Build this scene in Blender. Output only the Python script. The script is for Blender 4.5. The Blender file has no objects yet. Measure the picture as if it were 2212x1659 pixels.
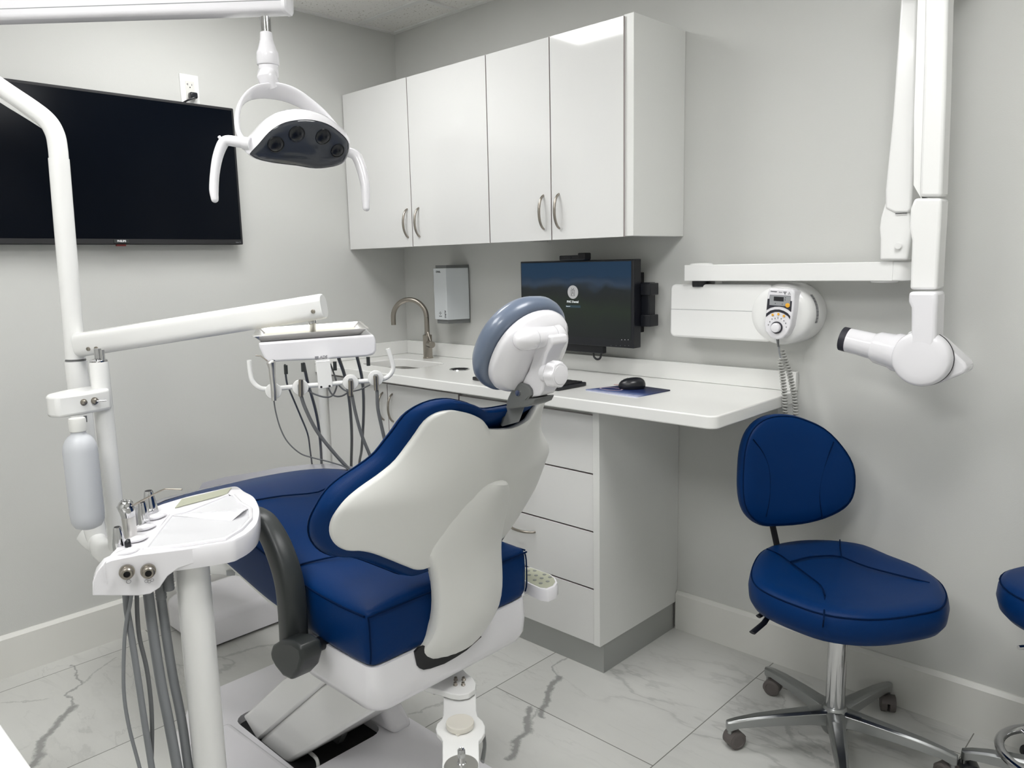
import bpy, bmesh, math, random
from mathutils import Vector, Matrix
R = math.radians
SC = bpy.context.scene
COL = SC.collection
random.seed(4)

# ------------------------------------------------------------ camera
FPX, YAW, PIT, ROL = 1678.62828, -0.76296, 0.15518, -0.02244
CAM = Vector((3.03844, -2.43235, 1.38674))
def _basis():
    cy, sy, cp, sp = math.cos(YAW), math.sin(YAW), math.cos(PIT), math.sin(PIT)
    f = Vector((sy*cp, cy*cp, -sp)); r = Vector((cy, -sy, 0)); u = r.cross(f)
    cr, sr = math.cos(ROL), math.sin(ROL)
    return cr*r + sr*u, -sr*r + cr*u, f
CR, CU, CF = _basis()
cd = bpy.data.cameras.new('camera'); cam = bpy.data.objects.new('camera', cd); COL.objects.link(cam)
cd.sensor_width = 36; cd.lens = FPX/2212*36; cd.clip_start = .05
m = Matrix.Identity(4)
for i in range(3):
    m[i][0] = CR[i]; m[i][1] = CU[i]; m[i][2] = -CF[i]; m[i][3] = CAM[i]
cam.matrix_world = m
SC.camera = cam
def ray(x, y): return CF + CR*((x-1106)/FPX) - CU*((y-829.5)/FPX)
def on(x, y, ax, v):           # measured point of the photo on the plane axis = v
    d = ray(x, y); t = (v-CAM[ax])/d[ax]; return CAM + d*t
def pX(x, y, v): return on(x, y, 0, v)
def pY(x, y, v): return on(x, y, 1, v)
def pZ(x, y, v): return on(x, y, 2, v)
def pD(x, y, v): return CAM + ray(x, y)*v
def pP(x, y, P0, n):
    d = ray(x, y); n = Vector(n); return CAM + d*((Vector(P0)-CAM).dot(n)/d.dot(n))

# ------------------------------------------------------------ world, lights, exposure
SC.view_settings.view_transform = 'Standard'; SC.view_settings.look = 'None'
SC.view_settings.exposure = 0.8; SC.view_settings.gamma = 1.0
SC.view_settings.use_curve_mapping = False
w = bpy.data.worlds.new('world'); SC.world = w; w.use_nodes = True
w.node_tree.nodes['Background'].inputs[0].default_value = (.9, .95, 1, 1)
w.node_tree.nodes['Background'].inputs[1].default_value = 0.15
H = 2.4572
PANELS = [(.761, -1.127, 13), (2.591, -1.127, 15.5), (1.371, -2.347, 15), (2.591, -2.957, 18)]

# ------------------------------------------------------------ materials
def srgb(c): return tuple((x/12.92 if x <= .04045 else ((x+.055)/1.055)**2.4) for x in [v/255 for v in c])
MATS = {}
def mat(name, col, rough=.4, metal=0, coat=0, spec=.5, bump=0, bscale=200, emit=None, es=1, trans=0, alpha=1, ior=1.5, var=0, vscale=3):
    m = bpy.data.materials.new(name); m.use_nodes = True; nt = m.node_tree; b = nt.nodes['Principled BSDF']
    b.inputs['Base Color'].default_value = (*col, 1); b.inputs['Roughness'].default_value = rough
    b.inputs['Metallic'].default_value = metal; b.inputs['Coat Weight'].default_value = coat
    b.inputs['Coat Roughness'].default_value = .05
    b.inputs['Specular IOR Level'].default_value = spec; b.inputs['IOR'].default_value = ior
    b.inputs['Transmission Weight'].default_value = trans; b.inputs['Alpha'].default_value = alpha
    if emit: b.inputs['Emission Color'].default_value = (*emit, 1); b.inputs['Emission Strength'].default_value = es
    tc = nt.nodes.new('ShaderNodeTexCoord')
    n = nt.nodes.new('ShaderNodeTexNoise'); n.inputs['Scale'].default_value = vscale; n.inputs['Detail'].default_value = 4
    nt.links.new(tc.outputs['Object'], n.inputs['Vector'])
    v = var if var else .02
    mr = nt.nodes.new('ShaderNodeMapRange'); mr.inputs[3].default_value = 1-v; mr.inputs[4].default_value = 1+v
    nt.links.new(n.outputs['Fac'], mr.inputs[0])
    mx = nt.nodes.new('ShaderNodeMix'); mx.data_type = 'RGBA'; mx.blend_type = 'MULTIPLY'; mx.inputs[0].default_value = 1
    mx.inputs[6].default_value = (*col, 1); nt.links.new(mr.outputs[0], mx.inputs[7])
    nt.links.new(mx.outputs[2], b.inputs['Base Color'])
    if bump:
        n2 = nt.nodes.new('ShaderNodeTexNoise'); n2.inputs['Scale'].default_value = bscale; n2.inputs['Detail'].default_value = 6
        nt.links.new(tc.outputs['Object'], n2.inputs['Vector'])
        bp = nt.nodes.new('ShaderNodeBump'); bp.inputs['Strength'].default_value = bump; bp.inputs['Distance'].default_value = .002
        nt.links.new(n2.outputs['Fac'], bp.inputs['Height']); nt.links.new(bp.outputs[0], b.inputs['Normal'])
    MATS[name] = m; return m
WALL = mat('wall_paint', (.61, .613, .592), .75, bump=.15, bscale=350)
TRIM = mat('trim_paint', (.74, .735, .70), .35)
LAM = mat('white_gloss_laminate', (.74, .74, .73), .07, coat=.3)
LAMM = mat('white_melamine', (.77, .775, .755), .3)
EDGE = mat('door_edge_band', (.40, .36, .36), .4)
COUNTER = mat('quartz_white', (.84, .84, .82), .13, bump=0)
PLASTIC = mat('equipment_white', (.82, .81, .84), .14, coat=.35)
PAINTW = mat('painted_white_metal', (.86, .86, .85), .2, coat=.2)
SHELLW = mat('chair_shell_white', (.74, .74, .715), .33)
BASEW = mat('base_cover_white', (.84, .825, .86), .22, coat=.2)
LEATHER = mat('blue_leather', (.0005, .024, .108), .40, bump=.2, bscale=700, spec=.12)
SEAM = mat('blue_seam', (.0005, .010, .045), .7, spec=.06)
DGRAY = mat('dark_grey_plastic', (.030, .034, .034), .36, spec=.4, bump=.06, bscale=900)
MGRAY = mat('hinge_grey_plastic', (.16, .165, .165), .35)
HOSE = mat('grey_hose', (.13, .135, .14), .4)
HOSEL = mat('pale_grey_hose', (.22, .23, .245), .4)
CHROME = mat('chrome', (.62, .62, .63), .08, metal=1)
STEEL = mat('brushed_steel', (.68, .67, .65), .32, metal=1)
NICKEL = mat('brushed_nickel', (.36, .33, .29), .3, metal=1)
ALU = mat('cast_aluminium', (.38, .39, .39), .28, metal=1)
KICK = mat('steel_toe_kick', (.42, .43, .42), .35, metal=.6)
BLACK = mat('black_plastic', (.008, .009, .013), .3)
BLACKM = mat('black_matte', (.01, .01, .012), .6)
SCREENOFF = mat('screen_glass_off', (.0018, .003, .006), .16, spec=.1)
LENS = mat('smoked_lens', (.045, .05, .062), .10, coat=.3)
LED = mat('led_lens_dark', (.006, .007, .010), .25, coat=.15)
YELLOW = mat('yellow_button', (.85, .42, .03), .4)
PADBG = mat('keypad_sage', (.42, .43, .33), .4)
BTN = mat('keypad_button_grey', (.22, .23, .22), .4)
GREYT = mat('print_grey', (.2, .2, .22), .5)
DARKT = mat('print_dark', (.02, .02, .03), .5)
WHITET = mat('print_white', (.7, .7, .72), .5)
LCD = mat('panel_grey', (.32, .33, .34), .3)
CREAM = mat('cream_plastic', (.72, .69, .62), .35)
SILVERW = mat('silver_white_shell', (.66, .69, .71), .22, metal=.15)
CASTER = mat('caster_grey_rubber', (.12, .105, .10), .5)
BOTTLE = mat('frosted_bottle', (.74, .76, .80), .4, trans=.25)
SHEET = mat('plastic_film', (.36, .36, .40), .2, alpha=.97)
PAPER = mat('tray_paper', (.62, .60, .52), .8)
EMIT = mat('panel_light', (1, 1, 1), .5, emit=(1.0, 1.0, .99), es=1)
HEADPAD = mat('headrest_pad_film', (.13, .165, .235), .35, coat=.3)

# ------------------------------------------------------------ helpers
def tag(o, label=None, cat=None, group=None, kind=None):
    if label: o['label'] = label
    if cat: o['category'] = cat
    if group: o['group'] = group
    if kind: o['kind'] = kind
    return o
ORG = {}
def thing(name, label, cat, loc=(0, 0, 0), group=None):
    o = bpy.data.objects.new(name, None); COL.objects.link(o); o.location = loc; o.empty_display_size = .1
    ORG[o.name] = Vector(loc)
    return tag(o, label, cat, group)
def obj(name, bm, m, parent=None, bevel=0, seg=3, sub=0, ang=38, label=None, mats=None, kind=None, recalc=True):
    if recalc: bmesh.ops.recalc_face_normals(bm, faces=bm.faces)
    org = ORG[parent.name] if parent else Vector((0, 0, 0))
    if parent: bmesh.ops.translate(bm, verts=bm.verts, vec=-org)
    me = bpy.data.meshes.new(name); bm.to_mesh(me); bm.free()
    for x in (mats or [m]): me.materials.append(x)
    me.shade_smooth()
    if not sub: me.set_sharp_from_angle(angle=R(ang))
    o = bpy.data.objects.new(name, me); COL.objects.link(o)
    if parent: o.parent = parent
    ORG[o.name] = org
    if bevel:
        b = o.modifiers.new('bevel', 'BEVEL'); b.width = bevel; b.segments = seg; b.limit_method = 'ANGLE'; b.angle_limit = R(35)
    if sub:
        s = o.modifiers.new('subsurf', 'SUBSURF'); s.levels = sub; s.render_levels = sub
    if label: o['label'] = label
    if kind: o['kind'] = kind
    return o
def B(): return bmesh.new()
def box(bm, x0, x1, y0, y1, z0, z1, mi=0):
    vs = [bm.verts.new((x, y, z)) for z in (z0, z1) for y in (y0, y1) for x in (x0, x1)]
    for f in ((0, 2, 3, 1), (4, 5, 7, 6), (0, 1, 5, 4), (1, 3, 7, 5), (3, 2, 6, 7), (2, 0, 4, 6)):
        bm.faces.new([vs[i] for i in f]).material_index = mi
    return bm
def prism(bm, poly, vec, mi=0):
    vec = Vector(vec); a = [bm.verts.new(Vector(p)) for p in poly]; b = [bm.verts.new(Vector(p)+vec) for p in poly]
    n = len(a)
    bm.faces.new(a).material_index = mi; bm.faces.new(b[::-1]).material_index = mi
    for i in range(n): bm.faces.new((a[i], b[i], b[(i+1) % n], a[(i+1) % n])).material_index = mi
    return bm
def loft(bm, rings, cap0=True, cap1=True, closed=True, mi=0):
    V = [[bm.verts.new(Vector(p)) for p in r] for r in rings]
    n = len(V[0])
    for a, b in zip(V, V[1:]):
        for i in range(n if closed else n-1):
            bm.faces.new((a[i], a[(i+1) % n], b[(i+1) % n], b[i])).material_index = mi
    if closed:
        if cap0: bm.faces.new(V[0][::-1]).material_index = mi
        if cap1: bm.faces.new(V[-1]).material_index = mi
    return bm
def frame(d, up=None):
    d = Vector(d).normalized()
    if up is None: up = Vector((0, 0, 1)) if abs(d.z) < .9 else Vector((1, 0, 0))
    s = d.cross(Vector(up)).normalized(); t = s.cross(d).normalized()
    return s, t
def lathe(bm, P, d, prof, n=32, mi=0, up=None, cap=True):  # prof: (distance along d, radius)
    P = Vector(P); d = Vector(d).normalized(); s, t = frame(d, up)
    rings = [[P + d*h + (s*math.cos(2*math.pi*i/n) + t*math.sin(2*math.pi*i/n))*max(r, 1e-5) for i in range(n)] for h, r in prof]
    return loft(bm, rings, cap, cap, mi=mi)
def cyl(bm, P, Q, r, r2=None, n=24, mi=0):
    P = Vector(P); Q = Vector(Q); d = Q-P
    return lathe(bm, P, d, [(0, r), (d.length, r if r2 is None else r2)], n, mi)
def cat(pts, k=6):
    P = [Vector(p) for p in pts]
    if len(P) < 3: return P
    out = []
    for i in range(len(P)-1):
        a = P[i-1] if i else P[0]*2-P[1]; b = P[i]; c = P[i+1]; d = P[i+2] if i+2 < len(P) else P[-1]*2-P[-2]
        for j in range(k):
            t = j/k
            out.append(.5*((2*b)+(c-a)*t+(2*a-5*b+4*c-d)*t*t+(3*b-a-3*c+d)*t**3))
    out.append(P[-1]); return out
def catr(rs, k): # same for scalars
    return [rs[min(i//k, len(rs)-1)]*(1-(i % k)/k) + rs[min(i//k+1, len(rs)-1)]*((i % k)/k) for i in range((len(rs)-1)*k+1)]
def tube(bm, pts, r, n=12, smooth=6, up=None, mi=0, rz=None, power=None):
    """sweep; r float or list per point; rz second half axis (along up side); power for squarish sections"""
    rs = r if isinstance(r, (list, tuple)) else [r]*len(pts)
    r2 = rz if isinstance(rz, (list, tuple)) else ([rz]*len(pts) if rz else rs)
    if smooth and len(pts) > 2:
        P = cat(pts, smooth); rs = catr(rs, smooth); r2 = catr(r2, smooth)
    else: P = [Vector(p) for p in pts]
    rings = []; s = None
    for i, p in enumerate(P):
        d = (P[min(i+1, len(P)-1)]-P[max(i-1, 0)]).normalized()
        if up is not None: s, t = frame(d, up)
        elif s is None: s, t = frame(d)
        else:
            s = (s - d*s.dot(d)).normalized(); t = s.cross(d).normalized()
        ring = []
        for k in range(n):
            a = 2*math.pi*k/n; c, q = math.cos(a), math.sin(a)
            if power:
                c = math.copysign(abs(c)**power, c); q = math.copysign(abs(q)**power, q)
            ring.append(p + s*c*rs[i] + t*q*r2[i])
        rings.append(ring)
    return loft(bm, rings, mi=mi)
def sphere(bm, P, r, sx=1, sy=1, sz=1, n=20, mi=0):
    M = Matrix.Translation(Vector(P)) @ Matrix.Diagonal((sx*r, sy*r, sz*r, 1))
    g = bmesh.ops.create_uvsphere(bm, u_segments=n, v_segments=n//2+2, radius=1, matrix=M)
    return bm
def basis(o, x, y):
    x = Vector(x).normalized(); y = Vector(y); y = (y-x*y.dot(x)).normalized(); z = x.cross(y)
    M = Matrix.Identity(4)
    for i in range(3): M[i][0], M[i][1], M[i][2], M[i][3] = x[i], y[i], z[i], o[i]
    return M
def text(name, s, size, M, m, parent, ext=.0004, align='CENTER', shear=0, bold=0):
    c = bpy.data.curves.new(name, 'FONT'); c.body = s; c.size = size; c.extrude = ext; c.align_x = align; c.align_y = 'CENTER'
    c.shear = shear; c.offset = bold
    o = bpy.data.objects.new('tmp', c); COL.objects.link(o)
    dg = bpy.context.evaluated_depsgraph_get(); me = bpy.data.meshes.new_from_object(o.evaluated_get(dg))
    bpy.data.objects.remove(o); bpy.data.curves.remove(c)
    bm = B(); bm.from_mesh(me); bpy.data.meshes.remove(me)
    bm.transform(M)
    return obj(name, bm, m, parent, recalc=False)
def cut(o, bmc):
    me = bpy.data.meshes.new('c'); bmesh.ops.recalc_face_normals(bmc, faces=bmc.faces); bmc.to_mesh(me); bmc.free()
    c = bpy.data.objects.new('c', me); COL.objects.link(c)
    if o.parent: me.transform(Matrix.Translation(-ORG[o.name]))
    if o.parent: c.matrix_world = Matrix.Translation(ORG[o.name])
    bpy.context.view_layer.update()
    md = o.modifiers.new('bool', 'BOOLEAN'); md.object = c; md.operation = 'DIFFERENCE'; md.solver = 'EXACT'
    # evaluate only the boolean
    others = [x for x in o.modifiers if x != md]
    for x in others: x.show_viewport = False
    dg = bpy.context.evaluated_depsgraph_get(); dg.update()
    nm = bpy.data.meshes.new_from_object(o.evaluated_get(dg))
    for x in others: x.show_viewport = True
    o.modifiers.remove(md); o.data = nm
    bpy.data.objects.remove(c); bpy.data.meshes.remove(me)
    nm.shade_smooth(); nm.set_sharp_from_angle(angle=R(38))
def front(x0, x1, y0, y1, z0, z1):
    bm = box(B(), x0, x1, y0, y1, z0, z1)
    for f in bm.faces: f.material_index = 0 if abs(f.normal.y) > .5 or abs(f.calc_center_median().y-(y0+y1)/2) > (y1-y0)*.4 else 1
    return bm
def struct(name, bm, m, **k): return tag(obj(name, bm, m, **k), kind='structure')
def rrect(w, h, r, n=5):
    out = []
    for cx, cy, a0 in ((w-r, h-r, 0), (-w+r, h-r, 90), (-w+r, -h+r, 180), (w-r, -h+r, 270)):
        for i in range(n+1):
            a = R(a0+90*i/n); out.append((cx+r*math.cos(a), cy+r*math.sin(a)))
    return out

# ------------------------------------------------------------ room shell
XR, YF = 3.95, -3.75
fl = struct('floor', box(B(), 0, XR, YF, 0, -.06, 0), None)
VEINS = [([(70, 1655), (97, 1600), (125, 1565), (152, 1527)], .020, .75), ([(152, 1527), (146, 1500), (175, 1475), (160, 1450), (150, 1440)], .007, .6), ([(175, 1478), (250, 1420)], .006, .35), ([(0, 1522), (60, 1512), (110, 1508)], .006, .3),
         ([(1100, 1640), (1125, 1600), (1140, 1560), (1147, 1532)], .018, .75), ([(1140, 1565), (1170, 1530)], .006, .45), ([(1172, 1545), (1185, 1500), (1205, 1462)], .016, .75), ([(1205, 1462), (1195, 1440), (1240, 1405)], .006, .5),
         ([(470, 1420), (540, 1405), (600, 1390)], .012, .35), ([(1700, 1560), (1712, 1610), (1790, 1650)], .012, .4), ([(1720, 1580), (1790, 1630)], .006, .4), ([(880, 1540), (960, 1520), (1030, 1490)], .007, .35), ([(1690, 1500), (1685, 1540)], .006, .3)]
def floor_mat():
    m = bpy.data.materials.new('marble_tile'); m.use_nodes = True; nt = m.node_tree; N = nt.nodes; L = nt.links; b = N['Principled BSDF']
    tc = N.new('ShaderNodeTexCoord'); sx = N.new('ShaderNodeSeparateXYZ'); L.new(tc.outputs['Object'], sx.inputs[0])
    def math_(op, a, bb=None, c=None):
        n = N.new('ShaderNodeMath'); n.operation = op
        for i, v in enumerate((a, bb, c)):
            if v is None: continue
            if isinstance(v, (int, float)): n.inputs[i].default_value = v
            else: L.new(v, n.inputs[i])
        return n.outputs[0]
    u = math_('ADD', sx.outputs[1], .147+4*1.226); v = math_('ADD', sx.outputs[0], -.108+2*.613)
    cb = N.new('ShaderNodeCombineXYZ'); L.new(u, cb.inputs[0]); L.new(v, cb.inputs[1])
    br = N.new('ShaderNodeTexBrick'); L.new(cb.outputs[0], br.inputs['Vector'])
    br.inputs['Scale'].default_value = 1; br.inputs['Brick Width'].default_value = 1.226; br.inputs['Row Height'].default_value = .613
    br.inputs['Mortar Size'].default_value = .0016; br.inputs['Mortar Smooth'].default_value = .1; br.inputs['Bias'].default_value = 0
    br.offset = .5; br.offset_frequency = 2
    br.inputs['Color1'].default_value = (0, 0, 0, 1); br.inputs['Color2'].default_value = (1, 1, 1, 1); br.inputs['Mortar'].default_value = (0, 0, 0, 1)
    # per tile shift of the pattern
    sh = N.new('ShaderNodeVectorMath'); sh.operation = 'SCALE'; L.new(br.outputs['Color'], sh.inputs[0]); sh.inputs['Scale'].default_value = 3.0
    ad = N.new('ShaderNodeVectorMath'); ad.operation = 'ADD'; L.new(tc.outputs['Object'], ad.inputs[0]); L.new(sh.outputs[0], ad.inputs[1])
    rot = N.new('ShaderNodeMapping'); rot.inputs['Rotation'].default_value = (0, 0, R(28)); rot.inputs['Scale'].default_value = (.75, 2.3, 1)
    L.new(ad.outputs[0], rot.inputs[0])
    def vein(scale, det, dist, width, seed):
        mp = N.new('ShaderNodeMapping'); mp.inputs['Location'].default_value = (seed, seed*.7, seed*1.3); L.new(rot.outputs[0], mp.inputs[0])
        n = N.new('ShaderNodeTexNoise'); n.inputs['Scale'].default_value = scale; n.inputs['Detail'].default_value = det; n.inputs['Distortion'].default_value = dist; n.inputs['Roughness'].default_value = .55
        L.new(mp.outputs[0], n.inputs['Vector'])
        a = math_('ABSOLUTE', math_('SUBTRACT', n.outputs['Fac'], .5))
        mr = N.new('ShaderNodeMapRange'); mr.interpolation_type = 'SMOOTHSTEP'; L.new(a, mr.inputs[0]); mr.inputs[1].default_value = 0; mr.inputs[2].default_value = width; mr.inputs[3].default_value = 1; mr.inputs[4].default_value = 0
        # mask so that veins come and go
        n2 = N.new('ShaderNodeTexNoise'); n2.inputs['Scale'].default_value = scale*1.3; L.new(mp.outputs[0], n2.inputs['Vector'])
        m2 = N.new('ShaderNodeMapRange'); L.new(n2.outputs['Fac'], m2.inputs[0]); m2.inputs[1].default_value = .42; m2.inputs[2].default_value = .62
        return math_('MULTIPLY', mr.outputs[0], m2.outputs[0])
    v1 = vein(1.1, 6, .35, .012, 1.7); v2 = vein(2.3, 7, .8, .010, 5.1); v3 = vein(1.1, 6, .35, .06, 1.7); v4 = vein(3.6, 5, .4, .03, 9.2)
    s = math_('ADD', math_('ADD', math_('MULTIPLY', v1, .28), math_('MULTIPLY', v2, .16)), math_('ADD', math_('MULTIPLY', v3, .10), math_('MULTIPLY', v4, .06)))
    # the strong veins of the laid tiles
    wn = N.new('ShaderNodeTexNoise'); wn.inputs['Scale'].default_value = 9; wn.inputs['Detail'].default_value = 9; wn.inputs['Roughness'].default_value = .68; L.new(tc.outputs['Object'], wn.inputs['Vector'])
    wv = N.new('ShaderNodeVectorMath'); wv.operation = 'MULTIPLY_ADD'; L.new(wn.outputs['Color'], wv.inputs[0]); wv.inputs[1].default_value = (.09, .09, 0); L.new(tc.outputs['Object'], wv.inputs[2])
    wx = N.new('ShaderNodeSeparateXYZ'); L.new(wv.outputs[0], wx.inputs[0])
    for pts_, wd_, st_ in VEINS:
        P_ = [(p.x+.045, p.y+.045) for p in (pZ(x, y, 0) for x, y in pts_)]
        for (ax_, ay_), (bx_2, by_) in zip(P_, P_[1:]):
            dx, dy = bx_2-ax_, by_-ay_; ll = dx*dx+dy*dy
            px = math_('SUBTRACT', wx.outputs[0], ax_); py = math_('SUBTRACT', wx.outputs[1], ay_)
            h = math_('ADD', math_('MULTIPLY', px, dx/ll), math_('MULTIPLY', py, dy/ll)); cl_ = N.new('ShaderNodeClamp'); L.new(h, cl_.inputs[0]); h = cl_.outputs[0]
            ex = math_('SUBTRACT', px, math_('MULTIPLY', h, dx)); ey = math_('SUBTRACT', py, math_('MULTIPLY', h, dy))
            d = math_('SQRT', math_('ADD', math_('MULTIPLY', ex, ex), math_('MULTIPLY', ey, ey)))
            mr = N.new('ShaderNodeMapRange'); mr.interpolation_type = 'SMOOTHSTEP'; L.new(d, mr.inputs[0]); mr.inputs[1].default_value = wd_*.2; mr.inputs[2].default_value = wd_; mr.inputs[3].default_value = st_; mr.inputs[4].default_value = 0
            s = math_('MAXIMUM', s, mr.outputs[0])
    s = math_('MINIMUM', s, 1)
    cl = N.new('ShaderNodeTexNoise'); cl.inputs['Scale'].default_value = 2.2; cl.inputs['Detail'].default_value = 5; L.new(ad.outputs[0], cl.inputs['Vector'])
    base = N.new('ShaderNodeMix'); base.data_type = 'RGBA'; L.new(cl.outputs['Fac'], base.inputs[0])
    base.inputs[6].default_value = (.53, .53, .505, 1); base.inputs[7].default_value = (.67, .67, .645, 1)
    mx = N.new('ShaderNodeMix'); mx.data_type = 'RGBA'; L.new(s, mx.inputs[0]); L.new(base.outputs[2], mx.inputs[6]); mx.inputs[7].default_value = (.20, .20, .195, 1)
    m3 = N.new('ShaderNodeMix'); m3.data_type = 'RGBA'; L.new(br.outputs['Fac'], m3.inputs[0]); L.new(mx.outputs[2], m3.inputs[6]); m3.inputs[7].default_value = (.20, .195, .18, 1)
    L.new(m3.outputs[2], b.inputs['Base Color']); b.inputs['Roughness'].default_value = .2; b.inputs['Specular IOR Level'].default_value = .4
    return m
fl.data.materials.clear(); fl.data.materials.append(floor_mat())
struct('wall_back', box(B(), -.1, XR+.1, 0, .1, 0, H+.02), WALL)
struct('wall_left', box(B(), -.1, 0, YF-.1, 0, 0, H+.02), WALL)
struct('wall_right', box(B(), XR, XR+.1, YF-.1, 0, 0, H+.02), WALL)
struct('wall_front', box(B(), 0, XR, YF-.1, YF, 0, H+.02), WALL)
CEIL = mat('ceiling_tile', (.62, .61, .57), .9, bump=.4, bscale=120)
def speckle():
    nt = CEIL.node_tree; N = nt.nodes; L = nt.links; b = N['Principled BSDF']
    tc = N.new('ShaderNodeTexCoord'); n = N.new('ShaderNodeTexNoise'); n.inputs['Scale'].default_value = 110; n.inputs['Detail'].default_value = 2
    L.new(tc.outputs['Object'], n.inputs['Vector'])
    mr = N.new('ShaderNodeMapRange'); L.new(n.outputs['Fac'], mr.inputs[0]); mr.inputs[1].default_value = .31; mr.inputs[2].default_value = .36
    mx = N.new('ShaderNodeMix'); mx.data_type = 'RGBA'; L.new(mr.outputs[0], mx.inputs[0]); mx.inputs[6].default_value = (.50, .48, .44, 1); mx.inputs[7].default_value = (.84, .83, .80, 1)
    L.new(mx.outputs[2], b.inputs['Base Color'])
speckle()
struct('ceiling', box(B(), 0, XR, YF, 0, H+.004, H+.08), CEIL)
TBAR = mat('ceiling_grid', (.8, .8, .78), .5)
k = 1
GX = [.456+.61*i for i in range(6)]; GY = [-.21-.61*i for i in range(6)]
for gx in GX: struct('trim_%d' % k, box(B(), gx-.012, gx+.012, YF, 0, H-.002, H+.006), TBAR); k += 1
for gy in GY: struct('trim_%d' % k, box(B(), 0, XR, gy-.012, gy+.012, H-.0015, H+.0055), TBAR); k += 1
struct('trim_%d' % k, box(B(), 0, .022, YF, 0, H-.003, H+.005), TBAR); k += 1
struct('trim_%d' % k, box(B(), .0225, XR, -.022, 0, H-.0032, H+.005), TBAR); k += 1
# baseboards (flat with a small sloping top edge)
def base_prof(along, a, b2):
    pr = [(0, 0), (.016, 0), (.016, .138), (.006, .15), (0, .15)]
    bm = B()
    if along == 'x': prism(bm, [(a, -d, z) for d, z in pr], (b2-a, 0, 0))
    elif along == 'y': prism(bm, [(d, a, z) for d, z in pr], (0, b2-a, 0))
    else: prism(bm, [(XR-d, a, z) for d, z in pr], (0, b2-a, 0))
    return bm
struct('baseboard_back', base_prof('x', 1.556, XR), TRIM)
struct('baseboard_left', base_prof('y', YF, -.56), TRIM)
struct('baseboard_right', base_prof('r', YF, -.017), TRIM)
# ceiling LED panels
def lab(i): return ['square white LED ceiling panel mirrored in the top of the wall cabinet door', 'square white LED ceiling panel nearest the x-ray unit', 'square white LED ceiling panel above the console side of the chair', 'square white LED ceiling panel furthest from the sink'][i]
for i, (x, y, p) in enumerate(PANELS):
    t = thing('ceiling_light', lab(i), 'ceiling light', (x, y, H), 'ceiling panels')
    bm = B()
    for s in ((-.3, .3, -.3, -.285), (-.3, .3, .285, .3), (-.3, -.285, -.285, .285), (.285, .3, -.285, .285)): box(bm, x+s[0], x+s[1], y+s[2], y+s[3], H-.004, H+.002)
    obj('frame', bm, TRIM, t)
    em = EMIT.copy(); em.name = 'panel_light'; em.node_tree.nodes['Principled BSDF'].inputs['Emission Strength'].default_value = p*.62
    obj('diffuser', box(B(), x-.285, x+.285, y-.285, y+.285, H-.002, H+.001), em, t)

# ------------------------------------------------------------ casework
DD, ZB, ZT = .3137, 1.4654, 2.1403
def pull(bm, P, axis, L=.118, out=(0, -1, 0), h=.026):
    P = Vector(P); a = Vector(axis); o = Vector(out)
    pts = [P - a*L/2 + o*(-.001), P - a*L*.43 + o*h*.42, P - a*L*.25 + o*h*.86, P + o*h, P + a*L*.25 + o*h*.86, P + a*L*.43 + o*h*.42, P + a*L/2 + o*(-.001)]
    tube(bm, pts, [.0036, .0042, .0048, .005, .0048, .0042, .0036], n=10, smooth=4)
    return bm
def wall_cab(name, label, x0, x1, doors, grp):
    t = thing(name, label, 'cabinet', (x0, 0, ZB), grp)
    bm = B(); th = .018; xr = x1+ (.0313 if x1 > 1.5 else 0)
    yb = -.001; yf = -DD+.021
    box(bm, x0, x0+th, yf, yb, ZB, ZT); box(bm, x1-th if x1 < 1.5 else x1-.006, xr, yf - (.012 if x1 > 1.5 else 0), yb, ZB if x1 < 1.5 else ZB-.002, ZT+(.006 if x1 > 1.5 else 0))
    xe = x1-th if x1 < 1.5 else x1-.006
    box(bm, x0+th, xe, yf, yb, ZB+.012, ZB+.03); box(bm, x0+th, xe, yf, yb, ZT-.018, ZT); box(bm, x0+th, xe, -.01, yb, ZB+.03, ZT-.018)
    obj('carcass', bm, LAMM, t, bevel=.0008, seg=1)
    for dx0, dx1, hx in doors:
        d = obj('door', front(dx0+.0017, dx1-.0017, -DD, -DD+.019, ZB-.004, ZT), LAM, t, bevel=.0006, seg=1, mats=[LAM, EDGE])
        obj('handle', pull(B(), (hx, -DD, 1.559), (0, 0, 1)), NICKEL, d)
wall_cab('wall_cabinet', 'white gloss two-door wall cabinet in the room corner, left of its twin', .003, .9145, [(.003, .4561, .428), (.4561, .9145, .503)], 'wall cabinets')
wall_cab('wall_cabinet', 'white gloss two-door wall cabinet with exposed right side, above the monitor', .9145, 1.5316, [(.9145, 1.2228, 1.187), (1.2228, 1.5316, 1.258)], 'wall cabinets')

BF = .4778; ZC = .955; CT = .038
# sink cabinet
t = thing('sink_cabinet', 'white two-door base cabinet under the sink against the left wall', 'cabinet', (0, 0, 0))
bm = B(); box(bm, .001, .019, -BF+.02, -.001, .1, ZC-CT-.001); box(bm, .872, .889, -BF+.02, -.001, .1, ZC-CT-.001); box(bm, .019, .872, -BF+.02, -.001, .1, .118); box(bm, .019, .872, -.012, -.001, .118, ZC-CT-.001)
box(bm, .019, .872, -BF+.02, -BF+.04, .88, ZC-CT-.001)
obj('carcass', bm, LAMM, t)
for a, b_, hx in ((.004, .449, .417), (.449, .888, .482)):
    d = obj('door', front(a+.0018, b_-.0018, -BF, -BF+.019, .104, .898), LAM, t, bevel=.0006, seg=1, mats=[LAM, EDGE])
    obj('handle', pull(B(), (hx, -BF, .80), (0, 0, 1)), NICKEL, d)
obj('toe_kick', box(B(), .001, .889, -BF+.023, -BF+.033, 0, .1), KICK, t)
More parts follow.
